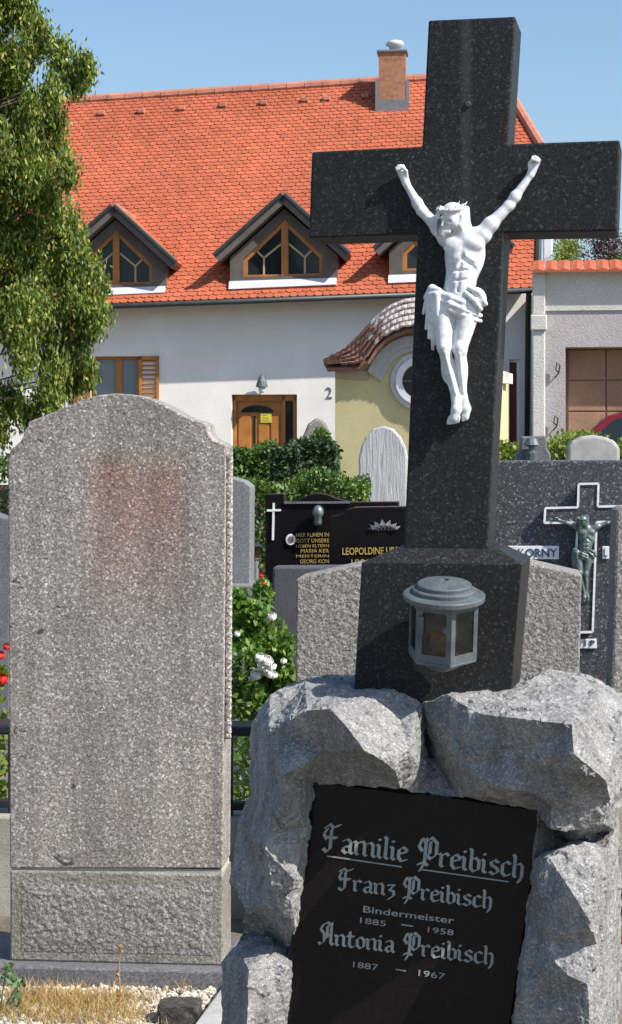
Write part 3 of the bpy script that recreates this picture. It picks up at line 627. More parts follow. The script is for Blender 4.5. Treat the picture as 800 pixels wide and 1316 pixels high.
# window with shutters
wx0, wx1, wz0, wz1 = holes[0]
win = MB()
for a in (wx0, wx1 - .06): win.box(a, a + .06, .10, .2, wz0, wz1)
win.box(wx0, wx1, .10, .2, wz1 - .06, wz1); win.box(wx0, wx1, .10, .2, wz0, wz0 + .06)
xm = HF.xz(152, 480)[0]; win.box(xm - .06, xm + .06, .09, .2, wz0, wz1)
wob = win.build('window', Mt['wood'], house, bevel=.008)
for a, b in ((wx0 + .06, xm - .06), (xm + .06, wx1 - .06)):
    q = MB(); q.box(a, b, .14, .15, wz0 + .06, wz1 - .06); q.build('pane', Mt['curtain'], wob)
q = MB(); q.box(wx0 - .05, wx1 + .05, -.1, .1, wz0 - .05, wz0); q.build('sill', Mt['apron'], wob)
for a, b in ((94, 117), (179, 205)):
    xa, xb = HF.xz(a, 460)[0], HF.xz(b, 460)[0]; q = MB()
    for u, v in ((xa, xa + .06), (xb - .06, xb)): q.box(u, v, -.05, -.01, wz0, wz1)
    q.box(xa, xb, -.05, -.01, wz1 - .07, wz1); q.box(xa, xb, -.05, -.01, wz0, wz0 + .07)
    sh = q.build('shutter', Mt['wood'], house, bevel=.006)
    for i in range(16):
        z = wz0 + .08 + (wz1 - wz0 - .17) * i / 15; q = MB(); q.bar((xa + .05, -.028, z), (xb - .05, -.028, z), .035, .012, (0, -.6, .8)); q.build('slat', Mt['wood'], sh)
# entrance door
dx0, dx1, dz0, dz1 = holes[1]
X = lambda px: HF.xz(px, 540)[0]
Z = lambda py: HF.xz(340, py)[1]
q = MB()
for a, b in ((298, 303), (361, 366), (376, 382)): q.box(X(a), X(b), .14, .26, dz0, dz1)
q.box(X(298), X(382), .14, .26, Z(515), dz1)
door = q.build('door', Mt['wood'], house, bevel=.01)
q = MB(); q.box(X(303), X(361), .19, .24, dz0, Z(515)); q.build('door_leaf', Mt['wood'], door)
q = MB(); q.prism(HF.poly([(308, 530)] + arc(331, 530, 21, 9, 180, 0, 10)[::-1][::-1] + [(352, 530)], .19)[::1], .175, .19); q.build('fanlight', Mt['glass'], door)
for a, b in ((305, 321), (324.5, 327.5), (331, 344), (347, 358)):
    q = MB(); q.box(X(a), X(b), .17, .192, .15, Z(534)); q.build('panel', Mt['glass'] if a == 324.5 else Mt['wood'], door, bevel=.012)
q = MB(); q.box(X(366), X(376), .2, .21, .3, Z(516)); q.build('side_pane', Mt['glass'], door)
q = MB(); q.box(X(334), X(348), .155, .17, Z(543), Z(531)); s_ = q.build('notice', plain('yellow notice', (.62, .55, .06), .5, .1), door)
for i in range(3):
    q = MB(); q.box(X(336), X(346 - i * 2), .153, .156, Z(541 - i * 3.4), Z(540 - i * 3.4)); q.build('print_line', Mt['garage'], s_)
# wall lamp over the door, house number
lx, lz = HF.xz(338, 502); q = MB()
q.lathe([(.0, .30), (.03, .28), (.09, .16), (.11, .08), (.11, .06), (.0, .06)], 12, (lx, -.16, lz)); lm = q.build('wall_lamp', Mt['pewter'], house, smooth=False)
q = MB(); q.tube([(lx, .01, lz), (lx - .02, -.1, lz - .02), (lx, -.16, lz + .1)], .018, 6); q.build('lamp_arm', Mt['zinc'], lm)
q = MB(); q.lathe([(.02, -.05), (.06, -.02), (.07, .06), (.02, .08)], 10, (lx, -.16, lz)); q.build('lamp_globe', Mt['white'], lm, smooth=True)
plaintext(HF, '2', (419, 512), (427, 512), 15, -.002, .012, Mt['zinc'], house, 'house_number')
# dark red window at the right end
q = MB(); rx0, rx1, rz0, rz1 = holes[2]
q.box(rx0, rx1, .12, .2, rz0, rz1); o = q.build('side_window', Mt['darkred'], house)
q = MB(); q.box(rx1 - .05, rx1, .06, .119, rz0, rz1); q.box(rx0, rx1 - .05, .06, .119, rz1 - .05, rz1); q.build('window_frame', Mt['white'], o)
# chimney
cx_, ct_ = roofhit(505, 142); cp = roofpt(cx_, ct_)
xa, xb = HF.loc(487, 100, cp.y).x, HF.loc(521.5, 100, cp.y).x; zc = HF.loc(505, 67, cp.y).z
q = MB(); q.box(xa, xb, cp.y, cp.y + .5, cp.z - .1, zc); ch = q.build('chimney', Mt['brick'], house)
q = MB(); q.box(xa - .04, xb + .04, cp.y - .04, cp.y + .54, zc, zc + .05); q.build('chimney_cap', Mt['zinc'], ch, bevel=.01)
q = MB(); q.lathe([(.12, 0), (.12, .1), (.2, .14), (.16, .22), (.0, .26)], 12, ((xa + xb) / 2 + .05, cp.y + .25, zc + .05)); q.build('chimney_cowl', Mt['apron'], ch, smooth=True)
q = MB(); q.box(xa - .07, xb + .07, cp.y - .05, cp.y + .0 - .004, cp.z - .08, cp.z + .22); q.box(xa - .07, xa - .004, cp.y - .004, cp.y + .5, cp.z - .05, cp.z + .62); q.box(xb + .004, xb + .07, cp.y - .004, cp.y + .5, cp.z - .05, cp.z + .62); q.build('flashing', Mt['zinc'], ch)
# dormers
YD = -.24; ap2 = HF.xz(366, 254, YD)
def dorm(apx, apy, sc, label):
    A = HF.xz(apx, apy, YD)
    P = lambda px, py, Y=YD: (A[0] + (HF.xz(px, py, YD)[0] - ap2[0]) * sc, A[1] + (HF.xz(px, py, YD)[1] - ap2[1]) * sc)
    PY = lambda l: [P(*p) for p in l]
    dz = lambda x, z: (z - ze(x)) / (zr(x) - ze(x)) * (YR + OV) - OV      # depth at which a level line meets the slope
    q = MB()
    outer = PY([(296, 362), (296, 331), (366, 268), (434, 328), (434, 358)]); inner = PY([(313, 356), (313, 333), (366, 281.5), (415, 328), (415, 354)])
    n = 5; v = [(x, YD, z) for x, z in outer] + [(x, YD, z) for x, z in inner] + [(x, YD + .15, z) for x, z in outer] + [(x, YD + .15, z) for x, z in inner]
    fs = []
    for i in range(5):
        j = (i + 1) % 5; fs += [(i, j, 5 + j, 5 + i), (10 + i, 15 + i, 15 + j, 10 + j), (5 + i, 5 + j, 15 + j, 15 + i), (i, 10 + i, 10 + j, j)]
    q.add(v, fs); d = tag(q.build('dormer', Mt['fascia'], house), label)
    for a, b in (((296, 362), (296, 331)), ((434, 358), (434, 328))):      # cheeks
        x0, z0 = P(*a); x1, z1 = P(*b); sx = .08 if a[0] < 366 else -.08; q = MB()
        q.add([(x0, YD + .15, z0 - .1), (x0, YD + .15, z1), (x1, dz(x1, z1), z1), (x0 + sx, YD + .15, z0 - .1), (x0 + sx, YD + .15, z1), (x1 + sx, dz(x1, z1), z1)], [(0, 1, 2), (3, 5, 4), (0, 3, 4, 1), (1, 4, 5, 2), (2, 5, 3, 0)]); q.build('cheek', Mt['fascia'], d)
    # window
    fr_in = PY([(318, 353), (318, 335), (366, 288.5), (410.5, 331), (410.5, 351)])
    v = [(x, YD + .05, z) for x, z in inner] + [(x, YD + .05, z) for x, z in fr_in] + [(x, YD + .12, z) for x, z in inner] + [(x, YD + .12, z) for x, z in fr_in]
    q = MB(); q.add(v, fs); wf = q.build('window_frame', Mt['wood'], d)
    q = MB(); q.prism(PY([(361.5, 356), (361.5, 286), (366, 281), (370.5, 286), (370.5, 355)]), YD + .03, YD + .118); q.build('mullion', Mt['wood'], d, bevel=.006)
    for pl in ([(317, 354), (317, 335), (362, 292), (362, 354)], [(370, 353), (370, 292), (411, 331), (411, 351)]):
        q = MB(); q.prism(PY(pl), YD + .10, YD + .112); q.build('pane', Mt['glass'], d)
    for a, b in (((339, 353), (339, 331)), ((339, 331), (330, 322.5)), ((339, 331), (361, 313)), ((391.6, 351), (391.6, 330)), ((391.6, 330), (400, 321.5)), ((391.6, 330), (371, 313))):
        p0, p1 = P(*a), P(*b); q = MB(); q.bar((p0[0], YD + .085, p0[1]), (p1[0], YD + .085, p1[1]), .035, .04, (0, 1, 0)); q.build('glazing_bar', Mt['wood_pale'], d)
    q = MB(); a0, a1 = P(295, 361.5), P(433, 357); b0, b1 = P(295, 372), P(433, 366)
    q.add([(a0[0], YD - .02, a0[1]), (a1[0], YD - .02, a1[1]), (b1[0], YD - .12, b1[1]), (b0[0], YD - .12, b0[1]), (a0[0], YD + .1, a0[1]), (a1[0], YD + .1, a1[1]), (b1[0], YD + .1, b1[1] - .1), (b0[0], YD + .1, b0[1] - .1)], [(0, 1, 2, 3), (4, 7, 6, 5), (0, 4, 5, 1), (3, 2, 6, 7), (0, 3, 7, 4), (1, 5, 6, 2)]); q.build('apron', Mt['apron'], d)
    # roof slabs
    ap = P(366, 254); YF = YD - .26
    for (ex, ey), nm in (((279, 332), 'roof_slab'), ((449, 329), 'roof_slab')):
        e = P(ex, ey); sx = -1 if ex < 366 else 1
        dirv = Vector((e[0] - ap[0], 0, e[1] - ap[1])).normalized(); nn = Vector((-dirv.z * sx, 0, dirv.x * sx))
        for off0, off1, mm, nm2, yo in ((-.11, 0, Mt['fascia'], 'roof_slab', 0), (.001, .045, Mt['tile'], 'roof_covering', .05)):
            a_, e_ = Vector((ap[0], 0, ap[1])), Vector((e[0], 0, e[1]))
            if yo: a_ = a_ + dirv * .04; e_ = e_ - dirv * .02
            tp = [a_ + nn * off1, e_ + nn * off1, e_ + nn * off0, a_ + nn * off0]
            v = [(p.x, YF + yo, p.z) for p in tp] + [(p.x, max(dz(p.x, p.z) + .25, YF + .3), p.z) for p in tp]
            q = MB(); q.add(v, [(0, 1, 2, 3), (7, 6, 5, 4), (0, 4, 5, 1), (1, 5, 6, 2), (2, 6, 7, 3), (3, 7, 4, 0)]); q.build(nm2, mm, d)
        q = MB(); ov = .035; q.tube([Vector((ap[0], YF - .012, ap[1])) + nn * ov, Vector((e[0], YF - .012, e[1])) + nn * ov], .045, 6); q.build('verge_strip', Mt['zinc_dark'], d)
    q = MB(); q.tube([(ap[0], YF + .02, ap[1] + .03), (ap[0], dz(ap[0], ap[1]) + .1, ap[1] + .03)], .07, 8); q.build('dormer_ridge', Mt['ridge'], d)
dorm(149, 268.5, .97, 'left dormer beside the tree'); dorm(366, 254, 1.0, 'middle dormer left of the cross'); dorm(573, 243, 1.02, 'right dormer mostly behind the cross')
# ================================================================== YELLOW CHAPEL
CF = Frame(537, 27, 13)
chap = thing('yellow_chapel', 'small yellow chapel with curved tiled gable and round window behind the tall cross', 'chapel', CF)
U = [(416, 465), (432, 456), (448, 444), (462, 430), (475, 416), (488, 403), (503, 392), (520, 385), (540, 382), (560, 385), (578, 393), (594, 408), (606, 424), (616, 436), (624, 444)]
Lw = [(420, 471), (440, 470), (460, 471), (472, 463), (482, 447), (494, 435), (508, 427), (522, 422), (540, 420), (558, 423), (574, 431), (589, 446), (602, 460), (612, 468), (622, 469)]
YU, YL = .30, -.28
up = [CF.loc(*p, YU) for p in U]; lo_ = [CF.loc(*p, YL) for p in Lw]
wall_top = [(431, 475), (462, 473), (474, 464), (484, 449), (496, 438), (509, 431), (522, 426), (540, 424), (557, 427), (573, 435), (588, 449), (604, 465), (636, 474)]
wp = CF.poly(wall_top); xr_, xl_ = wp[-1][0], wp[0][0]
zb = [(xr_, -.3), (xl_, -.3)]
q = MB(); q.prism(wp + zb, 0, 1.6); q.build('wall', Mt['yellow'], chap)
# curved tile roof band, each tile built
NT = 30
def samp(L_, s):
    k = s * (len(L_) - 1); i = min(int(k), len(L_) - 2); return L_[i].lerp(L_[i + 1], k - i)
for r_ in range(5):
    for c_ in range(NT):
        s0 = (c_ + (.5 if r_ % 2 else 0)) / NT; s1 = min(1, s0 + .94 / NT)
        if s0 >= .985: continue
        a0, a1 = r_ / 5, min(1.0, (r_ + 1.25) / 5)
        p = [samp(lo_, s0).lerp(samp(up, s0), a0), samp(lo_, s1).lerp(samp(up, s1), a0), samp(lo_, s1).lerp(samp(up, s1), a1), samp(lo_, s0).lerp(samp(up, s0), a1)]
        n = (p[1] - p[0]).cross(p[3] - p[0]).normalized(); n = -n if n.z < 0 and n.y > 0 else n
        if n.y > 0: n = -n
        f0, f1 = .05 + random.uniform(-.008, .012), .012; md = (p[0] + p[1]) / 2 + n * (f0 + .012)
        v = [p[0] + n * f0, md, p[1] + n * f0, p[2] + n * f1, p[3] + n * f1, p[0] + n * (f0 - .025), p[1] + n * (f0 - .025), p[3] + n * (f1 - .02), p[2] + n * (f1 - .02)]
        q = MB(); q.add(v, [(0, 1, 4), (1, 2, 3), (1, 3, 4), (0, 5, 6, 2, 1), (5, 7, 8, 6), (0, 4, 7, 5), (2, 6, 8, 3), (3, 8, 7, 4)]); q.build('tile', Mt['glaretile'] if random.random() < (s0 - .24) * 6 else Mt['oldtile'], chap)  # higher columns take the pale tile that paints the glare
rb = MB(); nU = len(U)                               # boarded shell under the tiles, running back to the rear wall
v = [p + Vector((0, .01, -.03)) for p in lo_] + [p + Vector((0, 0, -.02)) for p in up] + [Vector((p.x, 1.75, p.z)) for p in up]
fs = [(i, i + 1, nU + i + 1, nU + i) for i in range(nU - 1)] + [(nU + i, nU + i + 1, 2 * nU + i + 1, 2 * nU + i) for i in range(nU - 1)]
rb.add(v, fs); o = rb.build('roof_shell', Mt['oldtile'], chap); sm = o.modifiers.new('solid', 'SOLIDIFY'); sm.thickness = .05; sm.offset = -1
# archivolt, frieze and round window
def band(outer, inner, y0, y1, name, m, par):
    q = MB(); n = len(outer); A = CF.poly(outer); B = CF.poly(inner)
    v = [(x, y0, z) for x, z in A + B] + [(x, y1, z) for x, z in A + B]
    f = []
    for i in range(n - 1): f += [(i, i + 1, n + i + 1, n + i), (2 * n + i, 3 * n + i, 3 * n + i + 1, 2 * n + i + 1), (i, 2 * n + i, 2 * n + i + 1, i + 1), (n + i, n + i + 1, 3 * n + i + 1, 3 * n + i)]
    f += [(0, n, 3 * n, 2 * n), (n - 1, 3 * n - 1, 4 * n - 1, 2 * n - 1)]
    q.add(v, f); return q.build(name, m, par)
oa = [(474, 478), (482, 462), (492, 449), (506, 439), (522, 433), (540, 431), (557, 434), (573, 443), (586, 457), (597, 476)]
for kk, (f0, f1, dp, mm) in enumerate(((0, .34, -.09, 'cream'), (.34, .68, -.06, 'render'), (.68, 1, -.035, 'render'))):
    ia = [(491, 490), (499, 474), (507, 463), (517, 456), (528, 452), (540, 451), (553, 453), (564, 460), (574, 471), (583, 488)]
    A = [(a[0] + (b[0] - a[0]) * f0, a[1] + (b[1] - a[1]) * f0) for a, b in zip(oa, ia)]; B = [(a[0] + (b[0] - a[0]) * f1, a[1] + (b[1] - a[1]) * f1) for a, b in zip(oa, ia)]
    band(A, B, dp, .0, 'archivolt', plain('pale grey lime plaster', (.45, .45, .45), .9, .12, 4, 60, .3, .004) if kk == 0 else bpy.data.materials['pale grey lime plaster'], chap)
for a, b in ((432, 474), (598, 636)):
    q = MB(); q.prism(CF.poly([(a, 474), (b, 477 if a < 500 else 476), (b, 488), (a, 486)]), -.045, 0); q.build('frieze', plain('pale olive plaster', (.42, .40, .26), .9, .1, 3, 60, .3, .004), chap)
C0 = (540, 490)
for ro, ri, dp, mm in ((37, 30, -.05, 'apron'), (30, 22, -.085, 'white')):
    band(arc(*C0, ro, ro, 0, 360, 32), arc(*C0, ri, ri, 0, 360, 32), dp, 0.0, 'window_ring', Mt[mm], chap)
q = MB(); q.prism(CF.poly(arc(*C0, 22, 22, 0, 348, 29)), -.02, -.004); q.build('round_pane', Mt['glass'], chap)
q = MB(); a, b = CF.xz(518, 490), CF.xz(562, 490); q.bar((a[0], -.035, a[1]), (b[0], -.035, b[1]), .03, .03); a, b = CF.xz(540, 468), CF.xz(540, 512); q.bar((a[0], -.037, a[1]), (b[0], -.037, b[1]), .03, .03); q.build('window_bars', Mt['fascia'], chap)
q = MB(); xs_ = xr_; q.box(xs_, xs_ + .10, .9, 1.3, 1.95, 2.1); q.build('side_bracket', Mt['white'], chap)
# ================================================================== GARAGE BUILDING
GF = Frame(740, 31, 8)
gar = thing('garage_building', 'low cream garage building with red tiled parapet and brown door at right edge', 'building', GF)
g0 = GF.xz(686, 345)[0]; g1 = g0 + 5.4; gx0, gz1 = GF.xz(727, 446); gx1 = gx0 + 2.6; gt = GF.xz(740, 347)[1]; gl = GF.xz(740, 399)[1]
q = MB(); q.box(g0, g1, 0, .4, gl, gt); q.build('upper_wall', Mt['cream'], gar)
q = MB(); q.box(g0 + .002, gx0, .025, .4, -.3, gl); q.box(gx1, g1, .025, .4, -.3, gl); q.box(gx0, gx1, .025, .4, gz1, gl); q.box(g0 + .002, g0 + .35, .4, 4, -.3, gt - .02); q.box(g1 - .3, g1, .4, 4, -.3, gt - .02); q.box(g0 + .4, g1 - .3, .41, 4, gt - .4, gt - .1); q.build('wall', Mt['mauve'], gar)
q = MB(); px_ = GF.xz(701, 400)[0]; q.box(g0 - .02, px_, -.06, -.003, -.3, GF.xz(690, 425)[1]); q.box(g0 - .05, px_ + .03, -.1, -.003, GF.xz(690, 425)[1], GF.xz(690, 405)[1]); q.box(g0 - .02, px_, -.06, -.003, GF.xz(690, 405)[1], gt); q.build('pilaster', Mt['cream'], gar, bevel=.02)
q = MB(); zc_ = GF.xz(740, 352)[1]; q.box(px_ + .05, g1, -.08, -.003, zc_, gt + .02); q.build('cornice', Mt['cream'], gar, bevel=.015)
for i in range(26):                                    # parapet tiles
    x = g0 - .02 + i * .21; q = MB()
    q.add([(x, -.2, gt - .02), (x + .1, -.2, gt + .015), (x + .2, -.2, gt - .02), (x, .5, gt + .2), (x + .1, .5, gt + .22), (x + .2, .5, gt + .2), (x, -.2, gt - .05), (x + .2, -.2, gt - .05)], [(0, 1, 4, 3), (1, 2, 5, 4), (0, 6, 7, 2, 1), (6, 0, 3), (7, 5, 2), (6, 3, 4, 5, 7)]); q.build('parapet_tile', Mt['tile'], gar)
q = MB(); q.box(gx0, gx1, .42, .5, -.3, gz1); gd = q.build('garage_door', Mt['garage'], gar)
for i in range(4):
    for j in range(5):
        xa = gx0 + .03 + i * (gx1 - gx0 - .06) / 4; za = .02 + j * (gz1 - .04) / 5; q = MB(); q.box(xa + .012, xa + (gx1 - gx0 - .06) / 4 - .012, .39, .419, za + .012, za + (gz1 - .04) / 5 - .012); q.build('door_panel', Mt['garage'], gd, bevel=.01)
for px, py in ((716, 474), (713.5, 542)):              # wrought pintles where shutters once hung
    p = GF.xz(px, py); q = MB(); q.tube([(p[0] - .03, .03, p[1] - .14), (p[0] + .03, -.05, p[1] - .07), (p[0] + .05, -.05, p[1] + .06), (p[0] + .0, -.05, p[1] + .1), (p[0] - .02, -.04, p[1] - .02), (p[0] + .03, -.05, p[1] - .06)], .012, 6); q.build('iron_hook', Mt['iron'], gar)
q = MB(); p = GF.xz(704, 336); q.box(p[0] - .09, p[0] + .07, 1.0, 1.15, gt - .1, gt + 1.0); q.build('terrace_post', Mt['white'], gar, bevel=.02)
# ================================================================== PLANTS BEHIND
def stems(parent, base, tops, r0, m, name='stem'):
    q = MB(); base = Vector(base)
    for tp in tops:
        tp = Vector(tp); md = base.lerp(tp, .5) + Vector((random.uniform(-.05, .05), random.uniform(-.05, .05), .06)); q.tube([base, md, tp], [r0, r0 * .7, r0 * .3], 5)
    return q.build(name, m, parent)
def bush(name, label, cat, fr, r, h, m, n, leaf, seed, group=None, droop=.1, z0=.0):
    t = thing(name, label, cat, fr, group); g = np.random.default_rng(seed); P = []
    for _ in range(9):
        c = g.normal(size=3) * np.array([r * .4, r * .4, h * .16]) + np.array([0, 0, z0 + h * .58]); P.append(ball(n // 9, c, (r * .62, r * .62, h * .34), g))
    P = np.concatenate(P); P = P[P[:, 2] > z0 + .01]
    leaves('foliage', P, leaf, leaf * .5, m, t, droop, None, seed)
    stems(t, (0, 0, z0 - .02), [(g.normal() * r * .5, g.normal() * r * .5, z0 + h * .6) for _ in range(7)], .012, Mt['bark']); return t
def hedge(name, label, fr, xa, xb, ztop, depth, m, n, leaf, seed):
    t = thing(name, label, 'hedge', fr); g = np.random.default_rng(seed)
    leaves('foliage', boxcloud(n, xa, xb, 0, depth, .0, ztop, g), leaf, leaf * .55, m, t, .0, None, seed)
    q = MB(); q.box(xa + .1, xb - .1, .1, depth - .1, 0, ztop - .12); q.build('inner_branches', Mt['bark'], t); return t
# --- tree at the left edge
TF = Frame(-130, 20, 0); tree = thing('broadleaf_tree', 'tall leafy green tree at left edge in front of the house', 'tree', TF)
g = np.random.default_rng(5); CL = []
edge = [(8, -30, 60), (30, 15, 38), (64, 48, 26), (84, 70, 14), (20, 65, 24), (100, 104, 10), (110, 98, 9), (118, 88, 7), (60, 135, 34), (30, 160, 45), (66, 195, 32), (40, 235, 45), (70, 262, 26), (88, 300, 34), (60, 340, 55), (104, 345, 36), (118, 388, 32), (122, 360, 22), (90, 415, 42), (40, 430, 60), (108, 430, 22), (80, 468, 34), (100, 490, 20), (60, 508, 28), (118, 478, 10), (20, 520, 26), (45, 538, 14), (20, 300, 60), (10, 390, 60), (5, 200, 60), (10, 100, 40), (92, 225, 14), (80, 160, 14), (130, 372, 14), (126, 405, 13), (4, 548, 18)]
for px, py, r_ in edge:
    dpt = g.uniform(-.35, .35); c = TF.loc(px - 6, py, dpt); CL.append((c, r_ * .72 * 20 / F))
c0 = TF.loc(-130, 240)
for _ in range(95):
    a = g.uniform(0, 2 * math.pi); rr = g.uniform(.5, 1.9); zz = g.uniform(2.2, 7.6); rr *= min(1, (8.4 - zz) / 2.5 + .2)
    p = Vector((rr * math.cos(a), rr * math.sin(a) * .9, zz))
    if p.x > 1.0: continue
    CL.append((p, g.uniform(.22, .42)))
P = []
for c, r_ in CL:
    nsub = max(4, int(r_ * 34))                        # hanging sprays inside each clump
    for _ in range(nsub):
        sc = np.array(c) + np.clip(g.normal(size=3), -1.7, 1.7) * r_ * .5; n_ = int(135 + 560 * r_)
        p = g.normal(size=(n_, 3)) * np.array([.05, .05, .085]) * (1 + r_); P.append(p + sc)
P = np.concatenate(P)
leaves('crown', P, .07, .027, Mt['leaf_tree'], tree, .8, None, 3)
q = MB(); q.tube([(0, 0, -.05), (.05, 0, 1.2), (-.05, .05, 3), (.02, 0, 5), (0, 0, 7.4)], [.24, .2, .16, .1, .03], 12); q.build('trunk', Mt['bark'], tree, smooth=True)
q = MB()
for i, (c, r_) in enumerate(CL):
    if i % 2 and i > 34: continue
    b = Vector((0, 0, max(1.3, c.z - .5 - .25 * c.length * .3))); q.tube([b, b.lerp(c, .5) + Vector((0, 0, .12)), c], [.022, .012, .004], 5)
q.build('limbs', Mt['bark'], tree)
# --- hedges
H1 = Frame(350, 21, 0); hz_ = lambda fr, py, D: H1.loc(0, 0).z
def top(fr, px, py): return fr.loc(px, py).z
h1 = hedge('clipped_hedge', 'clipped bright green hedge in front of the wooden house door', H1, H1.loc(286, 570).x, H1.loc(352, 570).x, top(H1, 350, 577), .7, Mt['leaf_hedge'], 9000, .06, 21)
H2 = Frame(395, 19.5, 0)
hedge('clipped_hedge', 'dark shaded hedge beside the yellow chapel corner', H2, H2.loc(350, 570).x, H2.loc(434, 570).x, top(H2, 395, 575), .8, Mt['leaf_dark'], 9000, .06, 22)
H3 = Frame(400, 15, 2)
hedge('clipped_hedge', 'low green hedge behind the two black headstones', H3, H3.loc(300, 610).x, H3.loc(472, 610).x, top(H3, 400, 619), .6, Mt['leaf_hedge'], 13000, .045, 23)
H4 = Frame(735, 14, 3)
hedge('clipped_hedge', 'green hedge behind the wide dark headstone at right', H4, H4.loc(640, 570).x, H4.loc(830, 570).x, top(H4, 735, 571), .5, Mt['leaf_lime'], 11000, .045, 24)
H5 = Frame(-10, 14, 0)
hedge('clipped_hedge', 'green hedge at far left edge behind the big granite headstone', H5, H5.loc(-90, 600).x, H5.loc(60, 600).x, top(H5, -10, 604), .5, Mt['leaf_hedge'], 6000, .045, 25)
# plants on the garage terrace (they stand on its roof deck)
zdeck = gt - .1
for px, py, r_, h_, m_, lab, sd in ((736, 318, .3, .78, 'leaf_gold', 'round yellow green bush on the garage terrace', 31), (774, 312, .42, 1.0, 'leaf_purple', 'dark purple shrub on the garage terrace', 32), (800, 322, .2, .5, 'leaf_rose', 'small bright green plant beside purple shrub on terrace', 33)):
    p = GF.M @ GF.loc(px, py, 1.1); p.z = (GF.M @ Vector((0, 0, zdeck))).z
    bush('terrace_shrub', lab, 'shrub', p, r_, h_, Mt[m_], 2600, .05, sd, 'shrubs on the garage terrace')
# --- dark red car parked by the garage
KF = Frame(790, 26.5, 6, z=gz(26.5)); car = thing('parked_car', 'dark red car parked in front of the brown garage door', 'car', KF)
x0 = KF.loc(722, 560).x - .95
prof = [(0, .35), (.02, .62), (.12, .78), (.95, .93), (1.0, .95), (3.75, 1.0), (4.1, .86), (4.15, .5), (4.1, .3), (.1, .28)]
q = MB(); q.prism([(x0 + a, b) for a, b in prof], 0, 1.7); q.build('body', Mt['carpaint'], car, bevel=.06, seg=3)
cab = [(1.0, .94), (1.62, 1.46), (1.95, 1.56), (2.8, 1.58), (3.3, 1.47), (3.85, .98)]
q = MB(); n = len(cab); v = [(x0 + a, .06 + max(0, b - .95) * .3, b) for a, b in cab] + [(x0 + a, 1.64 - max(0, b - .95) * .3, b) for a, b in cab]
q.add(v, [tuple(range(n)), tuple(range(2 * n - 1, n - 1, -1))] + [(i, (i + 1) % n, n + (i + 1) % n, n + i) for i in range(n)]); q.build('cabin', Mt['carpaint'], car, bevel=.03)
wi = [[(1.2, .98), (1.68, 1.40), (1.95, 1.49), (2.3, 1.5), (2.3, .98)], [(2.38, .98), (2.38, 1.5), (2.8, 1.5), (3.2, 1.41), (3.6, .99)]]
for w_ in wi:
    q = MB(); v = [(x0 + a, .047 + max(0, b - .95) * .3, b) for a, b in w_] + [(x0 + a, .075 + max(0, b - .95) * .3, b) for a, b in w_]; n = len(w_)
    q.add(v, [tuple(range(n)), tuple(range(2 * n - 1, n - 1, -1))] + [(i, (i + 1) % n, n + (i + 1) % n, n + i) for i in range(n)]); q.build('side_window', Mt['glass'], car)
q = MB(); a0, a1 = Vector((x0 + 1.06, 0, .985)), Vector((x0 + 1.6, 0, 1.44)); nn = Vector((-.6, 0, .8)) * .012
q.add([a0 + nn + Vector((0, .14, 0)), a0 + nn + Vector((0, 1.56, 0)), a1 + nn + Vector((0, 1.44, 0)), a1 + nn + Vector((0, .26, 0)), a0 - nn + Vector((0, .14, 0)), a0 - nn + Vector((0, 1.56, 0)), a1 - nn + Vector((0, 1.44, 0)), a1 - nn + Vector((0, .26, 0))], [(0, 1, 2, 3), (7, 6, 5, 4), (0, 4, 5, 1), (1, 5, 6, 2), (2, 6, 7, 3), (3, 7, 4, 0)]); q.build('windscreen', Mt['glass'], car)
for wx in (.78, 3.35):
    for yy in (-.01, 1.53):
        q = MB(); ring = [(wx + x0 + .31 * math.cos(a), .31 + .31 * math.sin(a)) for a in [2 * math.pi * i / 20 for i in range(20)]]; q.prism(ring, yy, yy + .18); w_ = q.build('wheel', Mt['rubber'], car, bevel=.03)
        q = MB(); ring = [(wx + x0 + .2 * math.cos(a), .31 + .2 * math.sin(a)) for a in [2 * math.pi * i / 20 for i in range(20)]]; q.prism(ring, yy - .006, yy + .186); q.build('rim', Mt['pewter'], w_, bevel=.01)
for yy in (.08, 1.4):
    q = MB(); q.box(x0 - .01, x0 + .12, yy, yy + .24, .58, .72); q.build('headlight', Mt['apron'], car, bevel=.03)
q = MB(); q.box(x0 + 1.35, x0 + 1.5, -.16, .03, .93, 1.05); q.build('wing_mirror', Mt['carpaint'], car, bevel=.03)
# ================================================================== FAR AND MIDDLE GRAVES
def stone(name, label, fr, poly, m, depth, Y=0, bevel=.01, cat='headstone', base=True, group=None):
    t = thing(name, label, cat, fr, group); q = MB(); P = fr.poly(poly, Y)
    q.prism(P, Y, Y + depth); q.build('slab', m, t, bevel=bevel); return t
def ground_poly(fr, pts, Y=0):                         # close an outline down to the ground
    a, b = pts[0], pts[-1]; za = fr.loc(a[0], a[1], Y); return pts
def gstone(name, label, fr, pts, m, depth, bevel=.01, cat='headstone', group=None, plinth=.1):
    t = thing(name, label, cat, fr, group); P = fr.poly(pts); q = MB(); zt = plinth
    q.prism([(P[0][0], zt)] + P + [(P[-1][0], zt)], 0, depth); q.build('slab', m, t, bevel=bevel)
    q = MB(); q.box(P[0][0] - .05, P[-1][0] + .05, -.05, depth + .05, -.03, zt); q.build('plinth', m, t, bevel=.01); return t
mar = gstone('marble_headstone', 'tall round-topped white marble headstone in front of the yellow chapel', Frame(493, 18, 6), [(461, 700), (461, 590), (464, 575), (470, 562), (480, 551), (492, 547), (505, 551), (515, 562), (521, 575), (524, 590), (524, 700)], Mt['marble'], .16, .02)
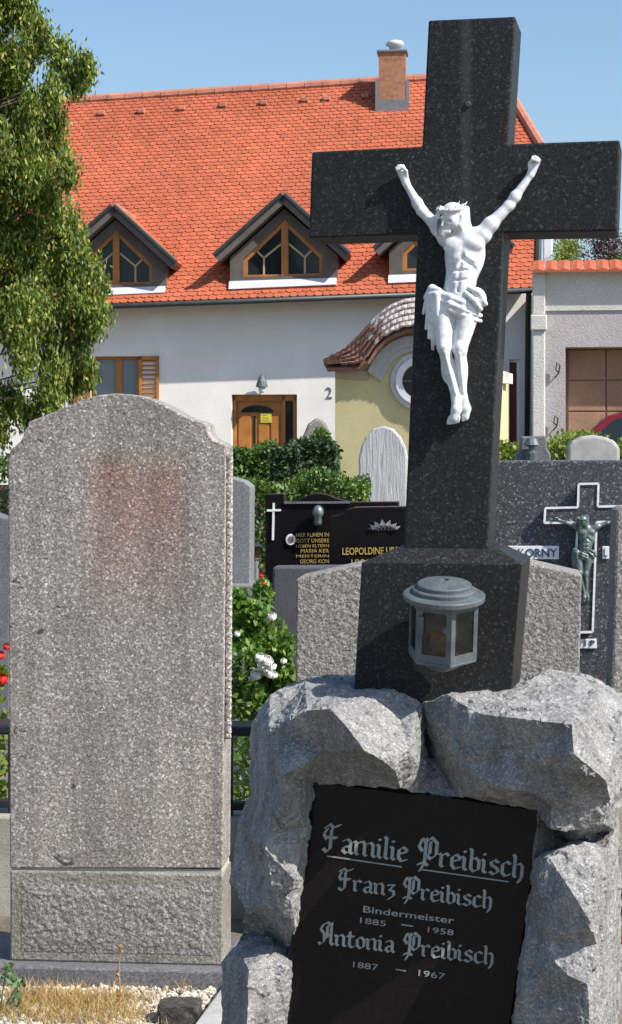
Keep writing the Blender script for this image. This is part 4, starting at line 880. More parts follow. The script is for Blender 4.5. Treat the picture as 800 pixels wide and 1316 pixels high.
# small arched grotto stone with ivy
gr = Frame(406, 23, 0)
gst = gstone('arched_gravestone', 'small weathered grey arched gravestone with ivy against the white house wall', gr, [(388, 600), (389, 562), (396, 545), (405, 538), (412, 537), (420, 544), (424, 556), (425, 600)], Mt['granite_rough'], .2, .04)
gq = np.random.default_rng(41); c = gr.loc(412, 560, -.05); leaves('ivy', np.concatenate([ball(500, (c.x + .02, -.04, c.z - .1), (.13, .06, .22), gq), ball(300, (c.x + .12, -.03, c.z - .3), (.1, .06, .25), gq)]), .05, .035, Mt['leaf_rose'], gst, .3, None, 41)
# two stones just behind the wide dark headstone
f_ = Frame(685, 12, 3)
s1 = gstone('dark_gravestone', 'small dark stepped gravestone behind the wide dark headstone', f_, [(661, 640), (663, 585), (669, 578), (670, 561), (702, 560), (704, 577), (708, 584), (709, 640)], Mt['granite_kerb'], .16)
q = MB(); p = f_.loc(684, 588, -.08); q.lathe([(.0, 0), (.035, 0), (.04, .05), (.02, .06), (.022, .09), (.05, .1), (.03, .14), (0, .15)], 10, (p.x, -.06, p.z - .02)); q.box(p.x - .03, p.x + .03, -.06, .01, p.z - .02, p.z + .01); q.build('stone_lamp', Mt['pewter'], s1, smooth=False)
f_ = Frame(764, 12.4, 3)
gstone('pale_gravestone', 'pale grey gravestone with low arched top behind the wide dark headstone', f_, [(730, 640), (730, 574), (736, 567), (748, 561), (763, 559), (780, 562), (790, 567), (797, 575), (797, 640)], Mt['concrete_pale'], .16, .02)
# grey stone behind the big granite headstone
f_ = Frame(250, 9, 6)
g1_ = gstone('grey_headstone', 'smooth mid grey headstone half hidden behind the big granite headstone', f_, [(176, 770), (178, 625), (201, 616), (240, 604), (275, 608), (300, 614), (314, 618), (323, 625), (322, 770)], Mt['granite_mid'], .14, .008)
p = f_.loc(335, 750); q = MB(); q.box(f_.loc(165, 750).x, p.x, -.06, .25, .1, p.z); q.build('base_block', Mt['granite_mid'], g1_, bevel=.01)
p2 = f_.loc(331, 719, .16); q = MB(); q.box(p2.x - .12, p2.x, .16, .22, .1, p2.z); q.build('rear_plate', Mt['granite_mid'], g1_, bevel=.006)
def small_lantern(fr, px, py, Y, hgt, label, m):
    b = fr.M @ fr.loc(px, py, Y); t = thing('grave_lantern', label, 'lantern', b)
    q = MB(); q.lathe([(.3, 0), (.34, .03), (.3, .08), (0, .08)], 8); q.lathe([(.34, .72), (.4, .76), (.25, .9), (.1, .96), (.06, 1.0), (0, 1.0)], 8)
    for i in range(4): a = R(45 + 90 * i); q.bar((.27 * math.cos(a), .27 * math.sin(a), .06), (.27 * math.cos(a), .27 * math.sin(a), .74), .06, .06)
    q.v = [tuple(c_ * hgt for c_ in v) for v in q.v]; q.build('housing', m, t)
    q = MB(); q.lathe([(.22, .08), (.22, .72)], 8); q.v = [tuple(c_ * hgt for c_ in v) for v in q.v]; q.build('glass', Mt['clear'], t)
    q = MB(); q.lathe([(.14, .08), (.15, .4), (.03, .42)], 8); q.v = [tuple(c_ * hgt for c_ in v) for v in q.v]; q.build('candle', Mt['petal_red'], t); return t
small_lantern(f_, 328.5, 719, .18, .085, 'tiny dark grave lantern on the step of the grey headstone', Mt['iron'])
# dark stone at the left edge
gstone('dark_headstone', 'dark grey headstone at the left edge behind red flowers', Frame(-30, 9, 2), [(-110, 780), (-110, 670), (-60, 655), (-20, 655), (14, 668), (14, 780)], Mt['granite_kerb'], .15)
# --- black headstone with white cross
B1 = Frame(430, 11, 6)
b1 = gstone('black_headstone', 'polished black headstone with thin white cross, oval photo and gold lettering', B1, [(341, 770), (341, 635.5), (365, 634.5), (365.5, 646), (512, 645), (512, 770)], Mt['granite_black'], .14, .006)
q = MB(); q.prism(B1.poly([(376, 645.5), (386, 641), (396, 636), (407, 634), (420, 636), (432, 641), (448, 645.2)]), .03, .12); q.build('arched_crest', Mt['granite_black'], b1, bevel=.006)
q = MB(); a, b = B1.xz(365.5, 646), B1.xz(450, 645.6); q.bar((a[0], -.004, a[1]), (b[0], -.004, b[1]), .02, .012); q.build('ledge', Mt['granite_kerb'], b1)
q = MB()
a, b = B1.xz(352.3, 646.5), B1.xz(351.2, 694); q.bar((a[0], -.006, a[1]), (b[0], -.006, b[1]), .012, .010, (0, 1, 0)); a, b = B1.xz(343.5, 656), B1.xz(361.5, 655.5); q.bar((a[0], -.007, a[1]), (b[0], -.007, b[1]), .012, .012, (0, 1, 0)); q.build('inlaid_cross', Mt['white'], b1)
q = MB(); q.prism(B1.poly(arc(374, 693.5, 6.4, 7.2, 0, 345, 23)), -.012, .001); md_ = q.build('photo_medallion', Mt['white'], b1, bevel=.003)
q = MB(); q.prism(B1.poly(arc(374, 693.5, 3.6, 4.6, 0, 345, 23)), -.0135, -.011); q.build('photo', plain('sepia photo', (.22, .15, .12), .4, .5, 60, 200, 0), md_)
for i, (tx, xa, xb, y_, hh) in enumerate((('HIER RUHEN IN', 381, 423, 690, 5.2), ('GOTT UNSERE', 381, 423, 697.5, 5.2), ('LIEBEN ELTERN', 381, 423, 703.5, 3.8), ('MARIA KER', 387, 423, 710.5, 5), ('MEISTERIN', 381, 423, 716.5, 3.6), ('GEORG KON', 386, 423, 724, 5.2))):
    plaintext(B1, tx, (xa, y_), (xb, y_ - .4), hh, -.001, .004, Mt['gold'], b1)
q = MB(); p = B1.loc(409, 680, -.05); q.lathe([(0, 0.02), (.018, .02), (.024, .04), (.02, .07), (.03, .08), (.034, .10), (.028, .12), (.014, .135), (0, .14)], 10, (p.x, -.05, p.z)); q.box(p.x - .012, p.x + .012, -.05, .005, p.z + .025, p.z + .045); q.build('stone_lamp', Mt['bronze'], b1, smooth=True)
# --- second black headstone
B2 = Frame(480, 10.4, 6)
b2 = gstone('black_headstone', 'polished black headstone with curved shoulder, palm relief and gold name', B2, [(424, 770), (424, 664), (432, 662.5), (440, 659.5), (447, 655), (454, 652.6), (462, 652), (612, 650), (612, 770)], Mt['granite_black'], .15, .007)
plaintext(B2, 'LEOPOLDINE URBAN', (440.5, 713), (526, 711.5), 9.2, -.001, .004, Mt['gold'], b2, bold=.012)
plaintext(B2, '1901 - 1975', (452, 727), (515, 726), 8.5, -.001, .004, Mt['gold'], b2)
q = MB()
for i in range(13):
    a = -1.25 + 2.5 * i / 12; c = B2.xz(494 + 17 * math.sin(a) * .95, 677 - 2 * math.cos(a * 2)); L_ = .055 * (.75 + .3 * math.cos(a)); ang = a * 1.15 + (.3 if i % 2 else -.3)
    d = Vector((math.sin(ang), 0, math.cos(ang))); n_ = Vector((d.z, 0, -d.x)); p = Vector((c[0], -.003, c[1])); q.add([p - d * L_ * .6, p + n_ * .010 + Vector((0, -.012, 0)), p + d * L_ * .6, p - n_ * .010 + Vector((0, -.012, 0)), p + Vector((0, .004, 0))], [(0, 1, 2, 3), (0, 4, 1), (1, 4, 2), (2, 4, 3), (3, 4, 0)])
q.build('palm_relief', Mt['granite_kerb'], b2)
# --- low grey block
gstone('low_grey_headstone', 'low plain slate grey headstone in front of the black headstones', Frame(430, 9.4, 5), [(350, 800), (351, 729), (545, 727), (545, 800)], Mt['granite_mid'] if False else granite('slate grey granite', [(0, (.05, .05, .058)), (.5, (.08, .08, .09)), (1, (.14, .14, .15))], 260, .4, .08, .001, .15), .16)
# ================================================================== WIDE DARK HEADSTONE WITH BRONZE FIGURE
PK = Frame(740, 8, 7)
pk = gstone('wide_dark_headstone', 'wide speckled dark granite headstone with relief cross and white name strip', PK, [(588, 880), (588, 592.5), (935, 591), (935, 880)], Mt['granite_pok'], .17, .008)
cr = [(744, 622), (769.5, 621.5), (768.5, 651), (826, 650), (825, 670), (767, 671), (762, 812), (737, 813), (742.5, 671.5), (700, 672), (701, 653), (743, 652)]
q = MB(); q.prism(PK.poly(cr), -.035, .002); pc = q.build('relief_cross', Mt['granite_pok'], pk)
q = MB(); P = PK.poly(cr, -.035)
for i in range(len(P)):
    a, b = P[i], P[(i + 1) % len(P)]; q.bar((a[0], -.036, a[1]), (b[0], -.036, b[1]), .009, .009, (0, 1, 0))
q.build('white_outline', Mt['white'], pc)
def nameplate(x0_, x1_, y0_, y1_, tx, hh):
    q = MB(); q.prism(PK.poly([(x0_, y1_), (x1_, y1_), (x1_, y0_), (x0_, y0_)]), -.008, .001); o = q.build('name_strip', Mt['white'], pk, bevel=.001)
    plaintext(PK, tx, (x0_ + 2.2, y1_ - 3), (x1_ - 2.2, y1_ - 3), hh, -.0082, .004, Mt['navy'], o)
nameplate(645, 718.5, 701.5, 718.5, 'POKORNY', 11); nameplate(774.5, 783, 702, 718, 'L', 11); nameplate(738, 767, 821, 833, 'R I P', 7.5)
bf = thing('bronze_figure', 'small bronze crucified figure on the cross of the wide dark headstone', 'statue', Frame(753, 8, 7, z=PK.loc(753, 700).z))
BFM = Frame(753, 8, 7, z=PK.loc(753, 700).z); pB = BFM.loc(753, 664, -.035); kb = .0132 / 4 * .405
def fmapB(P):
    s_ = .00131
    return np.stack([pB.x + (P[:, 0] - 592) * s_, -.035 - (P[:, 2] - 2) * s_, pB.z - (P[:, 1] - 268) * s_], 1)
corpus(fmapB, 'flat', 2.0, Mt['bronze'], None, bf)
# ================================================================== ROUGH SLAB BEHIND THE PEDESTAL, PILLAR AT THE RIGHT
SB = Frame(560, 5.9, 6)
gstone('rough_granite_headstone', 'rough grey granite headstone with sloping shoulders behind the cross pedestal', SB, [(380, 900), (381, 744), (460, 726), (560, 719), (683, 724), (748, 739), (744, 900)], Mt['granite_rough'], .22, .006)
RP = Frame(850, 6.3, 4)
rp_ = gstone('rough_granite_pillar', 'rough grey granite headstone cut off by the right edge', RP, [(785, 900), (792, 656), (800, 652), (930, 652), (930, 900)], Mt['granite_rough'], .2, .01)
q = MB(); p = RP.loc(752, 895, -.1); q.box(p.x, p.x + .9, -.1, .3, .1, p.z); q.build('base_block', Mt['concrete'], rp_, bevel=.01)
# ================================================================== BIG GRANITE HEADSTONE
HS = Frame(150, 5.5, 5)
hs = thing('granite_headstone', 'big plain grey granite headstone with arched top and faded reddish patch', 'headstone', HS)
outl = [(13, 1116), (10.5, 598), (12, 584), (14.6, 576), (19, 574), (26, 568), (30, 561.5), (32, 553), (36, 548), (36, 542.5), (55, 535), (74, 528), (93, 519.5), (108, 513), (127, 508), (148, 505.5), (165, 506.5), (180, 509), (196, 514), (210, 520), (220, 525), (234.6, 534), (246, 539), (257, 541.6), (265.5, 545), (267, 555), (270, 561), (275, 565.5), (283, 568.6), (290, 572.5), (290.5, 600), (286.5, 1116)]
q = MB(); q.prism(HS.poly(outl), 0, .17); sl_ = q.build('slab', Mt['granite_light'], hs, bevel=.004, seg=2)
q = MB(); a, b = HS.xz(288, 950), HS.xz(290, 582)
for kk in range(3):
    pts = []
    for i in range(150):
        f = i / 149; th = f * 2 * math.pi * 13 + kk * 2 * math.pi / 3; pts.append((a[0] + (b[0] - a[0]) * f + .007 + .0068 * math.cos(th), .022 + .0068 * math.sin(th), a[1] + (b[1] - a[1]) * f))
    q.tube(pts, .0066, 6)
q.build('rope_moulding', Mt['granite_light'], hs, smooth=True)
z1_, z2_ = HS.xz(150, 1116)[1], HS.xz(150, 1121)[1]; zb_ = HS.xz(150, 1238)[1]; xa, xb = HS.xz(13, 1180)[0], HS.xz(287, 1180)[0]
q = MB(); q.box(xa + .004, xb - .004, .006, .165, z2_ - .001, z1_ + .001); q.build('mortar_joint', Mt['mortar'], hs)
q = MB(); q.box(xa, xb, 0, .18, zb_, z2_); bb = q.build('base_block', granite('drafted granite margin', [(0, (.1, .09, .075)), (.4, (.2, .183, .155)), (1, (.4, .38, .33))], 190, .85, .5, .004, .25), hs, bevel=.006)
q = MB(); nx, nz = 60, 24; x_a, x_b, z_a, z_b = xa + .035, xb - .03, zb_ + .03, z2_ - .035
for j in range(nz + 1):
    for i in range(nx + 1):
        u, v = i / nx, j / nz; e = min(u * 14, (1 - u) * 14, v * 6, (1 - v) * 6, 1); q.v.append((x_a + (x_b - x_a) * u, -.001 - e * (.0025 + .0025 * random.random()), z_a + (z_b - z_a) * v))
q.f = [(j * (nx + 1) + i, j * (nx + 1) + i + 1, (j + 1) * (nx + 1) + i + 1, (j + 1) * (nx + 1) + i) for j in range(nz) for i in range(nx)]
q.build('pitched_face', Mt['granite_rough'], bb)
q = MB(); q.box(HS.xz(-120, 1240)[0], HS.xz(292, 1240)[0], -.06, .3, -.02, zb_); kb_ = q.build('footing_strip', Mt['granite_kerb'], hs, bevel=.006)
# ================================================================== FENCE BEHIND IT
RB = Frame(150, 6.25, 3)
fence = thing('iron_fence', 'low black iron fence on a beige concrete wall behind the big granite headstone', 'fence', RB)
zt = RB.xz(150, 1050)[1]; xa, xb = RB.xz(-160, 1000)[0], RB.xz(338, 1000)[0]; zr0, zr1 = RB.xz(150, 1038)[1], RB.xz(150, 940)[1]
q = MB(); q.box(xa, xb, 0, .25, -.02, zt); q.build('concrete_wall', Mt['concrete'], fence, bevel=.01)
q = MB(); q.box(xa, xb, -.02, .12, zr1 - .012, zr1 + .022); q.build('top_rail', Mt['iron'], fence, bevel=.008)
q = MB(); q.box(xa, xb, .03, .07, zr0 - .012, zr0 + .015); q.build('bottom_rail', Mt['iron'], fence, bevel=.005)
i = 0; x = xa + .03
while x < xb:
    q = MB(); w_ = .028 if i % 5 == 0 else .011; q.box(x - w_, x + w_, .05 - w_, .05 + w_, zt - .005, zr1 - .01); q.build('post' if i % 5 == 0 else 'baluster', Mt['iron'], fence, bevel=.003); x += .105; i += 1
# ================================================================== ROSE SHRUB AND FLOWERS
RF = Frame(338, 7.3, 0); rose = thing('rose_shrub', 'green rose shrub with white blooms between the granite headstones', 'shrub', RF); g = np.random.default_rng(77); P = []
for px, py, r_ in ((310, 790, 26), (318, 815, 24), (345, 815, 26), (362, 830, 22), (318, 850, 30), (345, 860, 30), (366, 868, 20), (310, 890, 28), (335, 905, 28), (360, 900, 26), (305, 770, 16), (330, 790, 18), (372, 890, 16)):
    c = RF.loc(px, py, g.uniform(-.12, .12)); r_ = r_ * 7.3 / F; P.append(ball(330, c, (r_, r_, r_), g, .2))
P.append(ball(1500, (0, .05, .35), (.24, .22, .3), g, .3)); P = np.concatenate(P)
leaves('foliage', P, .032, .021, Mt['leaf_rose'], rose, .2, None, 8)
stems(rose, (0, 0, -.02), [tuple(RF.loc(px, py, 0)) for px, py in ((310, 800), (345, 812), (362, 835), (318, 850), (335, 760), (352, 790))], .008, Mt['bark'])
def bloom(parent, c, r_, m, seed, name='bloom'):
    g = np.random.default_rng(seed); q = MB(); tilt = Matrix.Rotation(.7, 3, 'X') @ Matrix.Rotation(g.uniform(-.4, .4), 3, 'Y')
    for n_, rr, el in ((7, 1.0, .25), (6, .86, .6), (5, .68, .95), (3, .45, 1.25)):   # rings of cupped petals
        for i in range(n_):
            a = 2 * math.pi * i / n_ + g.uniform(-.3, .3) + el; pv = []
            for u in (-1, 0, 1):
                for v in (-1, 0, 1):
                    aa, ee = a + u * .62 * (1 - .25 * v) , el + v * .5; rad = r_ * rr * (1 + .12 * v - .10 * u * u + g.uniform(-.05, .05))
                    pv.append(Vector(c) + tilt @ Vector((rad * math.cos(ee) * math.cos(aa), rad * math.cos(ee) * math.sin(aa), rad * math.sin(ee) * .75)))
            q.add(pv, [(0, 1, 4, 3), (1, 2, 5, 4), (3, 4, 7, 6), (4, 5, 8, 7)])
    return q.build(name, m, parent)
for i, (px, py, r_) in enumerate(((334, 846, 8), (343, 850, 9), (350, 858, 7), (338, 857, 8), (329, 868, 8), (324, 872, 5), (346, 866, 8), (352, 868, 6), (325, 862, 5), (350, 793, 7), (305, 815, 5), (365, 850, 5), (320, 905, 5), (352, 905, 5), (300, 855, 4))):
    p = RF.loc(px, py, -.24 + .01 * i); bloom(rose, p, r_ * 7.1 / F, Mt['petal_white'], 100 + i)
p = RF.loc(345, 770, -.05)
RF2 = Frame(-8, 6.9, 0); rf = thing('flower_clump', 'red flowers with yellow green leaves at the left edge behind the iron fence', 'flowers', RF2); g = np.random.default_rng(9)
P = np.concatenate([ball(500, RF2.loc(-14, 870), (.07, .07, .06), g, .1), ball(500, (0, 0, .35), (.09, .09, .34), g, .2)]); leaves('foliage', P, .04, .022, Mt['leaf_lime'], rf, .1, None, 4)
for i, (px, py, r_) in enumerate(((3, 874, 9), (9, 832, 6), (1, 843, 7), (-12, 850, 9), (-20, 870, 9))): bloom(rf, RF2.loc(px, py, -.06), r_ * 6.9 / F, Mt['petal_red'], 200 + i)
RF3 = Frame(337, 8.4, 0); rf = thing('flower_clump', 'small red and yellow flowers beside the grey headstone base', 'flowers', RF3); g = np.random.default_rng(19)
leaves('foliage', np.concatenate([ball(500, RF3.loc(338, 770), (.05, .05, .1), g, .1), ball(600, (0, 0, .4), (.08, .08, .4), g, .1)]), .035, .02, Mt['leaf_rose'], rf, .1, None, 4)
for i, (px, py, r_) in enumerate(((336, 740, 4), (339, 750, 3))): bloom(rf, RF3.loc(px, py, -.06), r_ * 8.4 / F, Mt['petal_red'], 220 + i)
bloom(rf, RF3.loc(335, 728, -.06), 4 * 8.4 / F, Mt['leaf_lime'], 230)
# ================================================================== ROCK MONUMENT WITH TALL CROSS
MF = Frame(600, 3.9, 11, z=0); KS = 3.9 / 4.4
mon = thing('rock_monument', 'carved grey rock grave monument with tall dark granite cross and leaning black plaque', 'monument', MF)
V = dict(L1=(322, 932, .0), L2=(346, 892, .02), L3=(392, 874, .06), L4=(430, 879, .03), L5=(504, 889, -.05), L6=(535, 911, -.10),
 R1=(348, 941, -.13), R2=(395, 913, -.19), R3=(425, 911, -.21), R4=(444, 932, -.23), R5=(469, 964, -.235), R6=(490, 976, -.225), R7=(508, 990, -.20), R8=(515, 1013, -.14),
 C1=(511, 909, -.09), C2=(525, 965, -.175), C4=(545, 1000, -.09), C5=(536, 1018, -.10), K=(551, 960, .03), Z=(560, 1022, -.075),
 B1=(362, 997, -.185), B2=(401, 1006, -.118), XD=(420, 965, -.165), R9=(350, 990, -.14), S3=(322, 1021, .0), S4=(364, 1025, -.185), S5=(345, 1074, -.175), S6=(306, 1060, .04),
 Q1=(342, 1092, -.185), Q2=(378, 1130, -.165), Q3=(373, 1152, -.15), Q4=(356, 1162, -.15), Q5=(316, 1168, -.03), Q6=(297, 1132, .04), T1=(396, 1062, -.118), T2=(388, 1130, -.118), T3=(380, 1192, -.125),
 V1=(374, 1222, -.03), V2=(350, 1203, .05), V3=(312, 1201, .10), W0=(286, 1236, .04), W1=(304, 1214, .0), W3=(352, 1218, -.07), W4=(371, 1240, -.12), W5=(320, 1246, -.18),
 U1=(373, 1262, -.118), U2=(357, 1385, -.13), X1=(316, 1385, -.20), X0=(283, 1385, .05),
 a=(543, 905, -.04), b=(576, 894, -.07), c=(663, 886, -.01), d=(696, 866, .07), e=(741, 873, .07), f=(777, 889, .04), g=(806, 914, .03), gg=(809, 1000, .04),
 h=(616, 917, -.155), i=(657, 923, -.22), j=(735, 931, -.245), k=(738, 969, -.26), l=(764, 990, -.235), m=(779, 1003, -.20), nn=(786, 1032, -.15), o=(774, 1058, -.135), p=(751, 1068, -.15), q=(707, 1065, -.175), r=(709, 1037, -.185), s=(686, 1019, -.19), t=(637, 1009, -.19), u=(598, 983, -.145), v=(598, 951, -.15), w=(577, 954, -.085), XC=(668, 972, -.19), XE=(730, 1015, -.20),
 A1=(566, 980, -.05), A2=(589, 1024, -.085), A3=(693, 1044, -.10),
 aa=(685, 1104, -.115), ab=(706, 1102, -.16), ac=(752, 1080, -.13), ad=(778, 1090, -.09), ae=(782, 1118, -.07), af=(768, 1114, -.165), ag=(769, 1134, -.185), ah=(690, 1134, -.16), ai=(706, 1162, -.185), aj=(735, 1146, -.21), ak=(761, 1188, -.215), al=(767, 1213, -.175), am=(705, 1208, -.18), an=(778, 1126, -.12), ao=(777, 1180, -.12), aq=(795, 1156, .03), ar=(796, 1240, .03), ass=(789, 1385, .04), at=(778, 1230, -.11), au=(770, 1260, -.155), av=(756, 1266, -.20), aw=(726, 1250, -.20), ax=(708, 1228, -.185), ay=(674, 1234, -.14), az=(668, 1282, -.16), ba=(688, 1385, -.16), bb=(760, 1385, -.19), bc=(774, 1385, -.13),
 be=(728, 1084, .03), bf=(791, 1066, .02), PR1=(684, 1120, -.115), PR2=(677, 1180, -.115), PR3=(668, 1240, -.115), PR4=(650, 1385, -.115))
FC = '''L1 L2 R1|L2 L3 R2 R1|L3 L4 R3 R2|L4 L5 C1 R4 R3|C1 C2 R7 R6 R5 R4|C2 C5 R8 R7|L5 L6 C1|C1 L6 C4 C2|C2 C4 C5|R1 R2 XD|R2 R3 XD|R3 R4 XD|R4 R5 XD|R5 R6 XD|R6 R7 XD|R7 R8 XD|R8 B2 XD|B2 B1 XD|B1 R9 R1 XD
L1 R1 R9 S3|R9 B1 S4|S3 R9 S4 S5|B1 B2 T1 S4|S4 T1 T2 Q2 Q1 S5|S3 S5 Q1 S6|S6 Q1 Q2 Q3 Q4 Q5 Q6|Q2 T2 T3 Q3|Q5 Q4 V2 V3|Q4 Q3 T3 V1 V2|V3 V2 W3 W1|V2 V1 W4 W3|W1 W3 W4 U1 W5|W0 W1 W5|W0 W5 X1 X0|W5 U1 U2 X1
b c i h|c d e j i|e f j|f g m l k j|g gg nn m|b h v w|h i XC v|i j k XC|k l XE XC|l m nn XE|nn o p XE|p q r XE|r s XC XE|s t u XC|u v XC|a b w A1|w v u A1|u t A2 A1|t s A3 A2|s r q A3|q p be aa A3|p o bf be|o nn gg bf
L6 a K|a A1 K|A1 A2 K|A2 Z K|Z C5 K|C5 C4 K|C4 L6 K
aa be ac ab|ac be bf ad|ac ad ae af|ab ac af ag aj|ah ab aj ai|ai aj ag ak al am|ag an ao al ak|af ae an ag|ad bf aq an ae|an aq ar at ao|ao at al|am al at au av aw ax|at ar ass bc au|ay ax aw av bb ba az|av au bc bb|aa ab ah PR1|PR1 ah ai PR2|PR2 ai am|PR2 am ax ay PR3|PR3 ay az PR4|PR4 az ba'''
keys = list(V); idx = {k_: i for i, k_ in enumerate(keys)}
relief = lambda y_: y_ if y_ > -.1 else -.1 + (y_ + .1) * 1.5
verts = [MF.loc(V[k_][0], V[k_][1], relief(V[k_][2]) * KS) for k_ in keys]; faces = [tuple(idx[t_] for t_ in f_.split()) for f_ in FC.replace('\n', '|').split('|')]
def strip(loop, fn):                                    # extrude a chain of points
    base = len(verts); verts.extend(fn(verts[idx[k_]]) for k_ in loop)
    for i_ in range(len(loop) - 1): faces.append((idx[loop[i_]], idx[loop[i_ + 1]], base + i_ + 1, base + i_))
    return base
loop = ['X0', 'W0', 'W1', 'V3', 'Q5', 'Q6', 'S6', 'S3', 'L1', 'L2', 'L3', 'L4', 'L5', 'L6', 'a', 'b', 'c', 'd', 'e', 'f', 'g', 'gg', 'bf', 'aq', 'ar', 'ass']
bk = strip(loop, lambda p: Vector((p.x * .97 + .004, .28, p.z * .985)))
inn = ['U2', 'U1', 'W4', 'V1', 'T3', 'T2', 'T1', 'B2', 'R8', 'C5', 'Z', 'A2', 'A3', 'aa', 'PR1', 'PR2', 'PR3', 'PR4']
ib = strip(inn, lambda p: Vector((p.x, -.053, p.z)))
faces.append(tuple(range(ib, ib + len(inn))))             # back of the niche
fl = ['X0', 'X1', 'U2', 'PR4', 'ba', 'bb', 'bc', 'ass']
verts_low = {}
gb_ = strip(fl, lambda p: Vector((p.x, p.y, -.03)))
faces.append((idx['U2'], idx['PR4'], ib + len(inn) - 1, ib))
faces.append(tuple(range(bk, bk + len(loop))))            # rear
b0 = len(verts); verts += [Vector((verts[idx['X0']].x, .28, -.03)), Vector((verts[idx['ass']].x, .28, -.03))]
faces += [(idx['X0'], bk, b0, gb_), (idx['ass'], bk + len(loop) - 1, b0 + 1, gb_ + len(fl) - 1), (bk, bk + len(loop) - 1, b0 + 1, b0)]
me = bpy.data.meshes.new('rock_base'); me.from_pydata([tuple(v_) for v_ in verts], [], faces)
bm = bmesh.new(); bm.from_mesh(me)
bmesh.ops.triangulate(bm, faces=bm.faces[:]); bmesh.ops.recalc_face_normals(bm, faces=bm.faces)
def longest(lim, fr_, sd):
    E = [e_ for e_ in bm.edges if e_.calc_length() > lim]
    if E: bmesh.ops.subdivide_edges(bm, edges=E, cuts=1, use_grid_fill=True, fractal=fr_, seed=sd, along_normal=1.0)
    bmesh.ops.triangulate(bm, faces=[f_ for f_ in bm.faces if len(f_.verts) > 4])
for it, (lim, fr_) in enumerate(((.09, .004), (.05, .010), (.03, .02), (.018, .03), (.011, .04), (.008, .04))): longest(lim, fr_, it)
from mathutils import noise as mno
bm.normal_update()
for v_ in bm.verts:
    n1 = mno.noise(v_.co * 26) * .0022 + mno.noise(v_.co * 70) * .0012 + mno.noise(v_.co * Vector((14, 14, 120))) * .0010
    _, cps = mno.voronoi(v_.co * 19); cp = cps[0] / 19; hv = mno.noise_vector(cp * 91.7) * 1.6      # hewn chips: each cell is its own tilted little plane
    _, cp2 = mno.voronoi(v_.co * 47 + Vector((3, 1, 7))); c2 = (cp2[0] - Vector((3, 1, 7))) / 47; h2 = mno.noise_vector(c2 * 77.3) * 1.6
    n1 += max(-.007, min(.007, (v_.co - cp).dot(hv) * .14)) + max(-.003, min(.003, (v_.co - c2).dot(h2) * .16))
    v_.co += v_.normal * n1
bm.to_mesh(me); bm.free(); me.update()
mkobj('rock_base', me, Mt['rock'], mon)
# plaque
PLY = -.098 * KS
pl = [(402, 1007), (694, 1044), (655, 1322), (640, 1420), (352, 1395), (366, 1316)]
pl = [(400, 1003), (697, 1041), (645, 1392), (354, 1370)]
q = MB(); q.prism(MF.poly(pl, PLY), PLY, -.052); plq = q.build('plaque', Mt['granite_black'], mon, bevel=.003)
q = MB(); E = MF.poly(pl, PLY)
blackletter(MF, 'Familie Preibisch', (416, 1093), (670, 1129), PLY, .0012, Mt['silver'], plq, xh=.74)
for a_, b_ in (((421, 1100), (517, 1114)), ((540, 1117), (654, 1133))):
    q = MB(); p0, p1 = MF.xz(*a_, PLY), MF.xz(*b_, PLY); q.bar((p0[0], PLY - .0005, p0[1]), (p1[0], PLY - .0005, p1[1]), .0025, .0025, (0, 1, 0)); q.build('underline', Mt['silver'], plq)
blackletter(MF, 'Franz Preibisch', (436, 1143), (630, 1168), PLY, .0012, Mt['silver'], plq, xh=.7)
plaintext(MF, 'Bindermeister', (467, 1172), (584, 1187), 8.5, PLY, .0012, Mt['silver'], plq, bold=.008)
plaintext(MF, '1885', (463, 1186), (496, 1190.5), 7.5, PLY, .001, Mt['silver'], plq); plaintext(MF, '1958', (550, 1198), (583, 1202), 7.5, PLY, .001, Mt['silver'], plq)
plaintext(MF, '1887', (454, 1243), (486, 1247), 8, PLY, .001, Mt['silver'], plq); plaintext(MF, '1967', (538, 1254), (572, 1258.5), 8, PLY, .001, Mt['silver'], plq)
for a_, b_ in (((516, 1188), (531, 1190)), ((509, 1245.5), (522, 1247.5))):
    q = MB(); p0, p1 = MF.xz(*a_, PLY), MF.xz(*b_, PLY); q.bar((p0[0], PLY - .0005, p0[1]), (p1[0], PLY - .0005, p1[1]), .0025, .0032, (0, 1, 0)); q.build('dash', Mt['silver'], plq)
blackletter(MF, 'Antonia Preibisch', (412, 1213), (632, 1240), PLY, .0012, Mt['silver'], plq, xh=.7)
# pedestal and cross
q = MB(); fr4 = [MF.loc(465, 723, 0), MF.loc(671, 725, 0), MF.loc(648, 1000, 0), MF.loc(449, 1000, 0)]; DP = .23
tz = MF.loc(570, 705, .04).z; tl_, tr_ = MF.loc(508, 705, .035).x, MF.loc(641, 706, .035).x
v = fr4 + [p_ + Vector((0, DP, 0)) for p_ in fr4] + [Vector((tl_, .035, tz)), Vector((tr_, .035, tz)), Vector((tr_, .205, tz)), Vector((tl_, .205, tz))]
q.add(v, [(0, 1, 2, 3), (7, 6, 5, 4), (1, 5, 6, 2), (0, 3, 7, 4), (3, 2, 6, 7), (0, 8, 9, 1), (1, 9, 10, 5), (5, 10, 11, 4), (4, 11, 8, 0), (8, 11, 10, 9)])
q.build('pedestal', Mt['granite_dark'], mon, bevel=.0015, seg=1)
CY = .05
cp_ = [(551, 26), (663, 21), (653, 185), (797, 180), (793, 297), (648, 299), (627, 708), (519, 708), (537, 301), (397, 306), (401, 195), (543, 188)]
q = MB(); q.prism(MF.poly(cp_, CY), CY, CY + .15); crs = q.build('cross', Mt['granite_dark'], mon, bevel=.004)
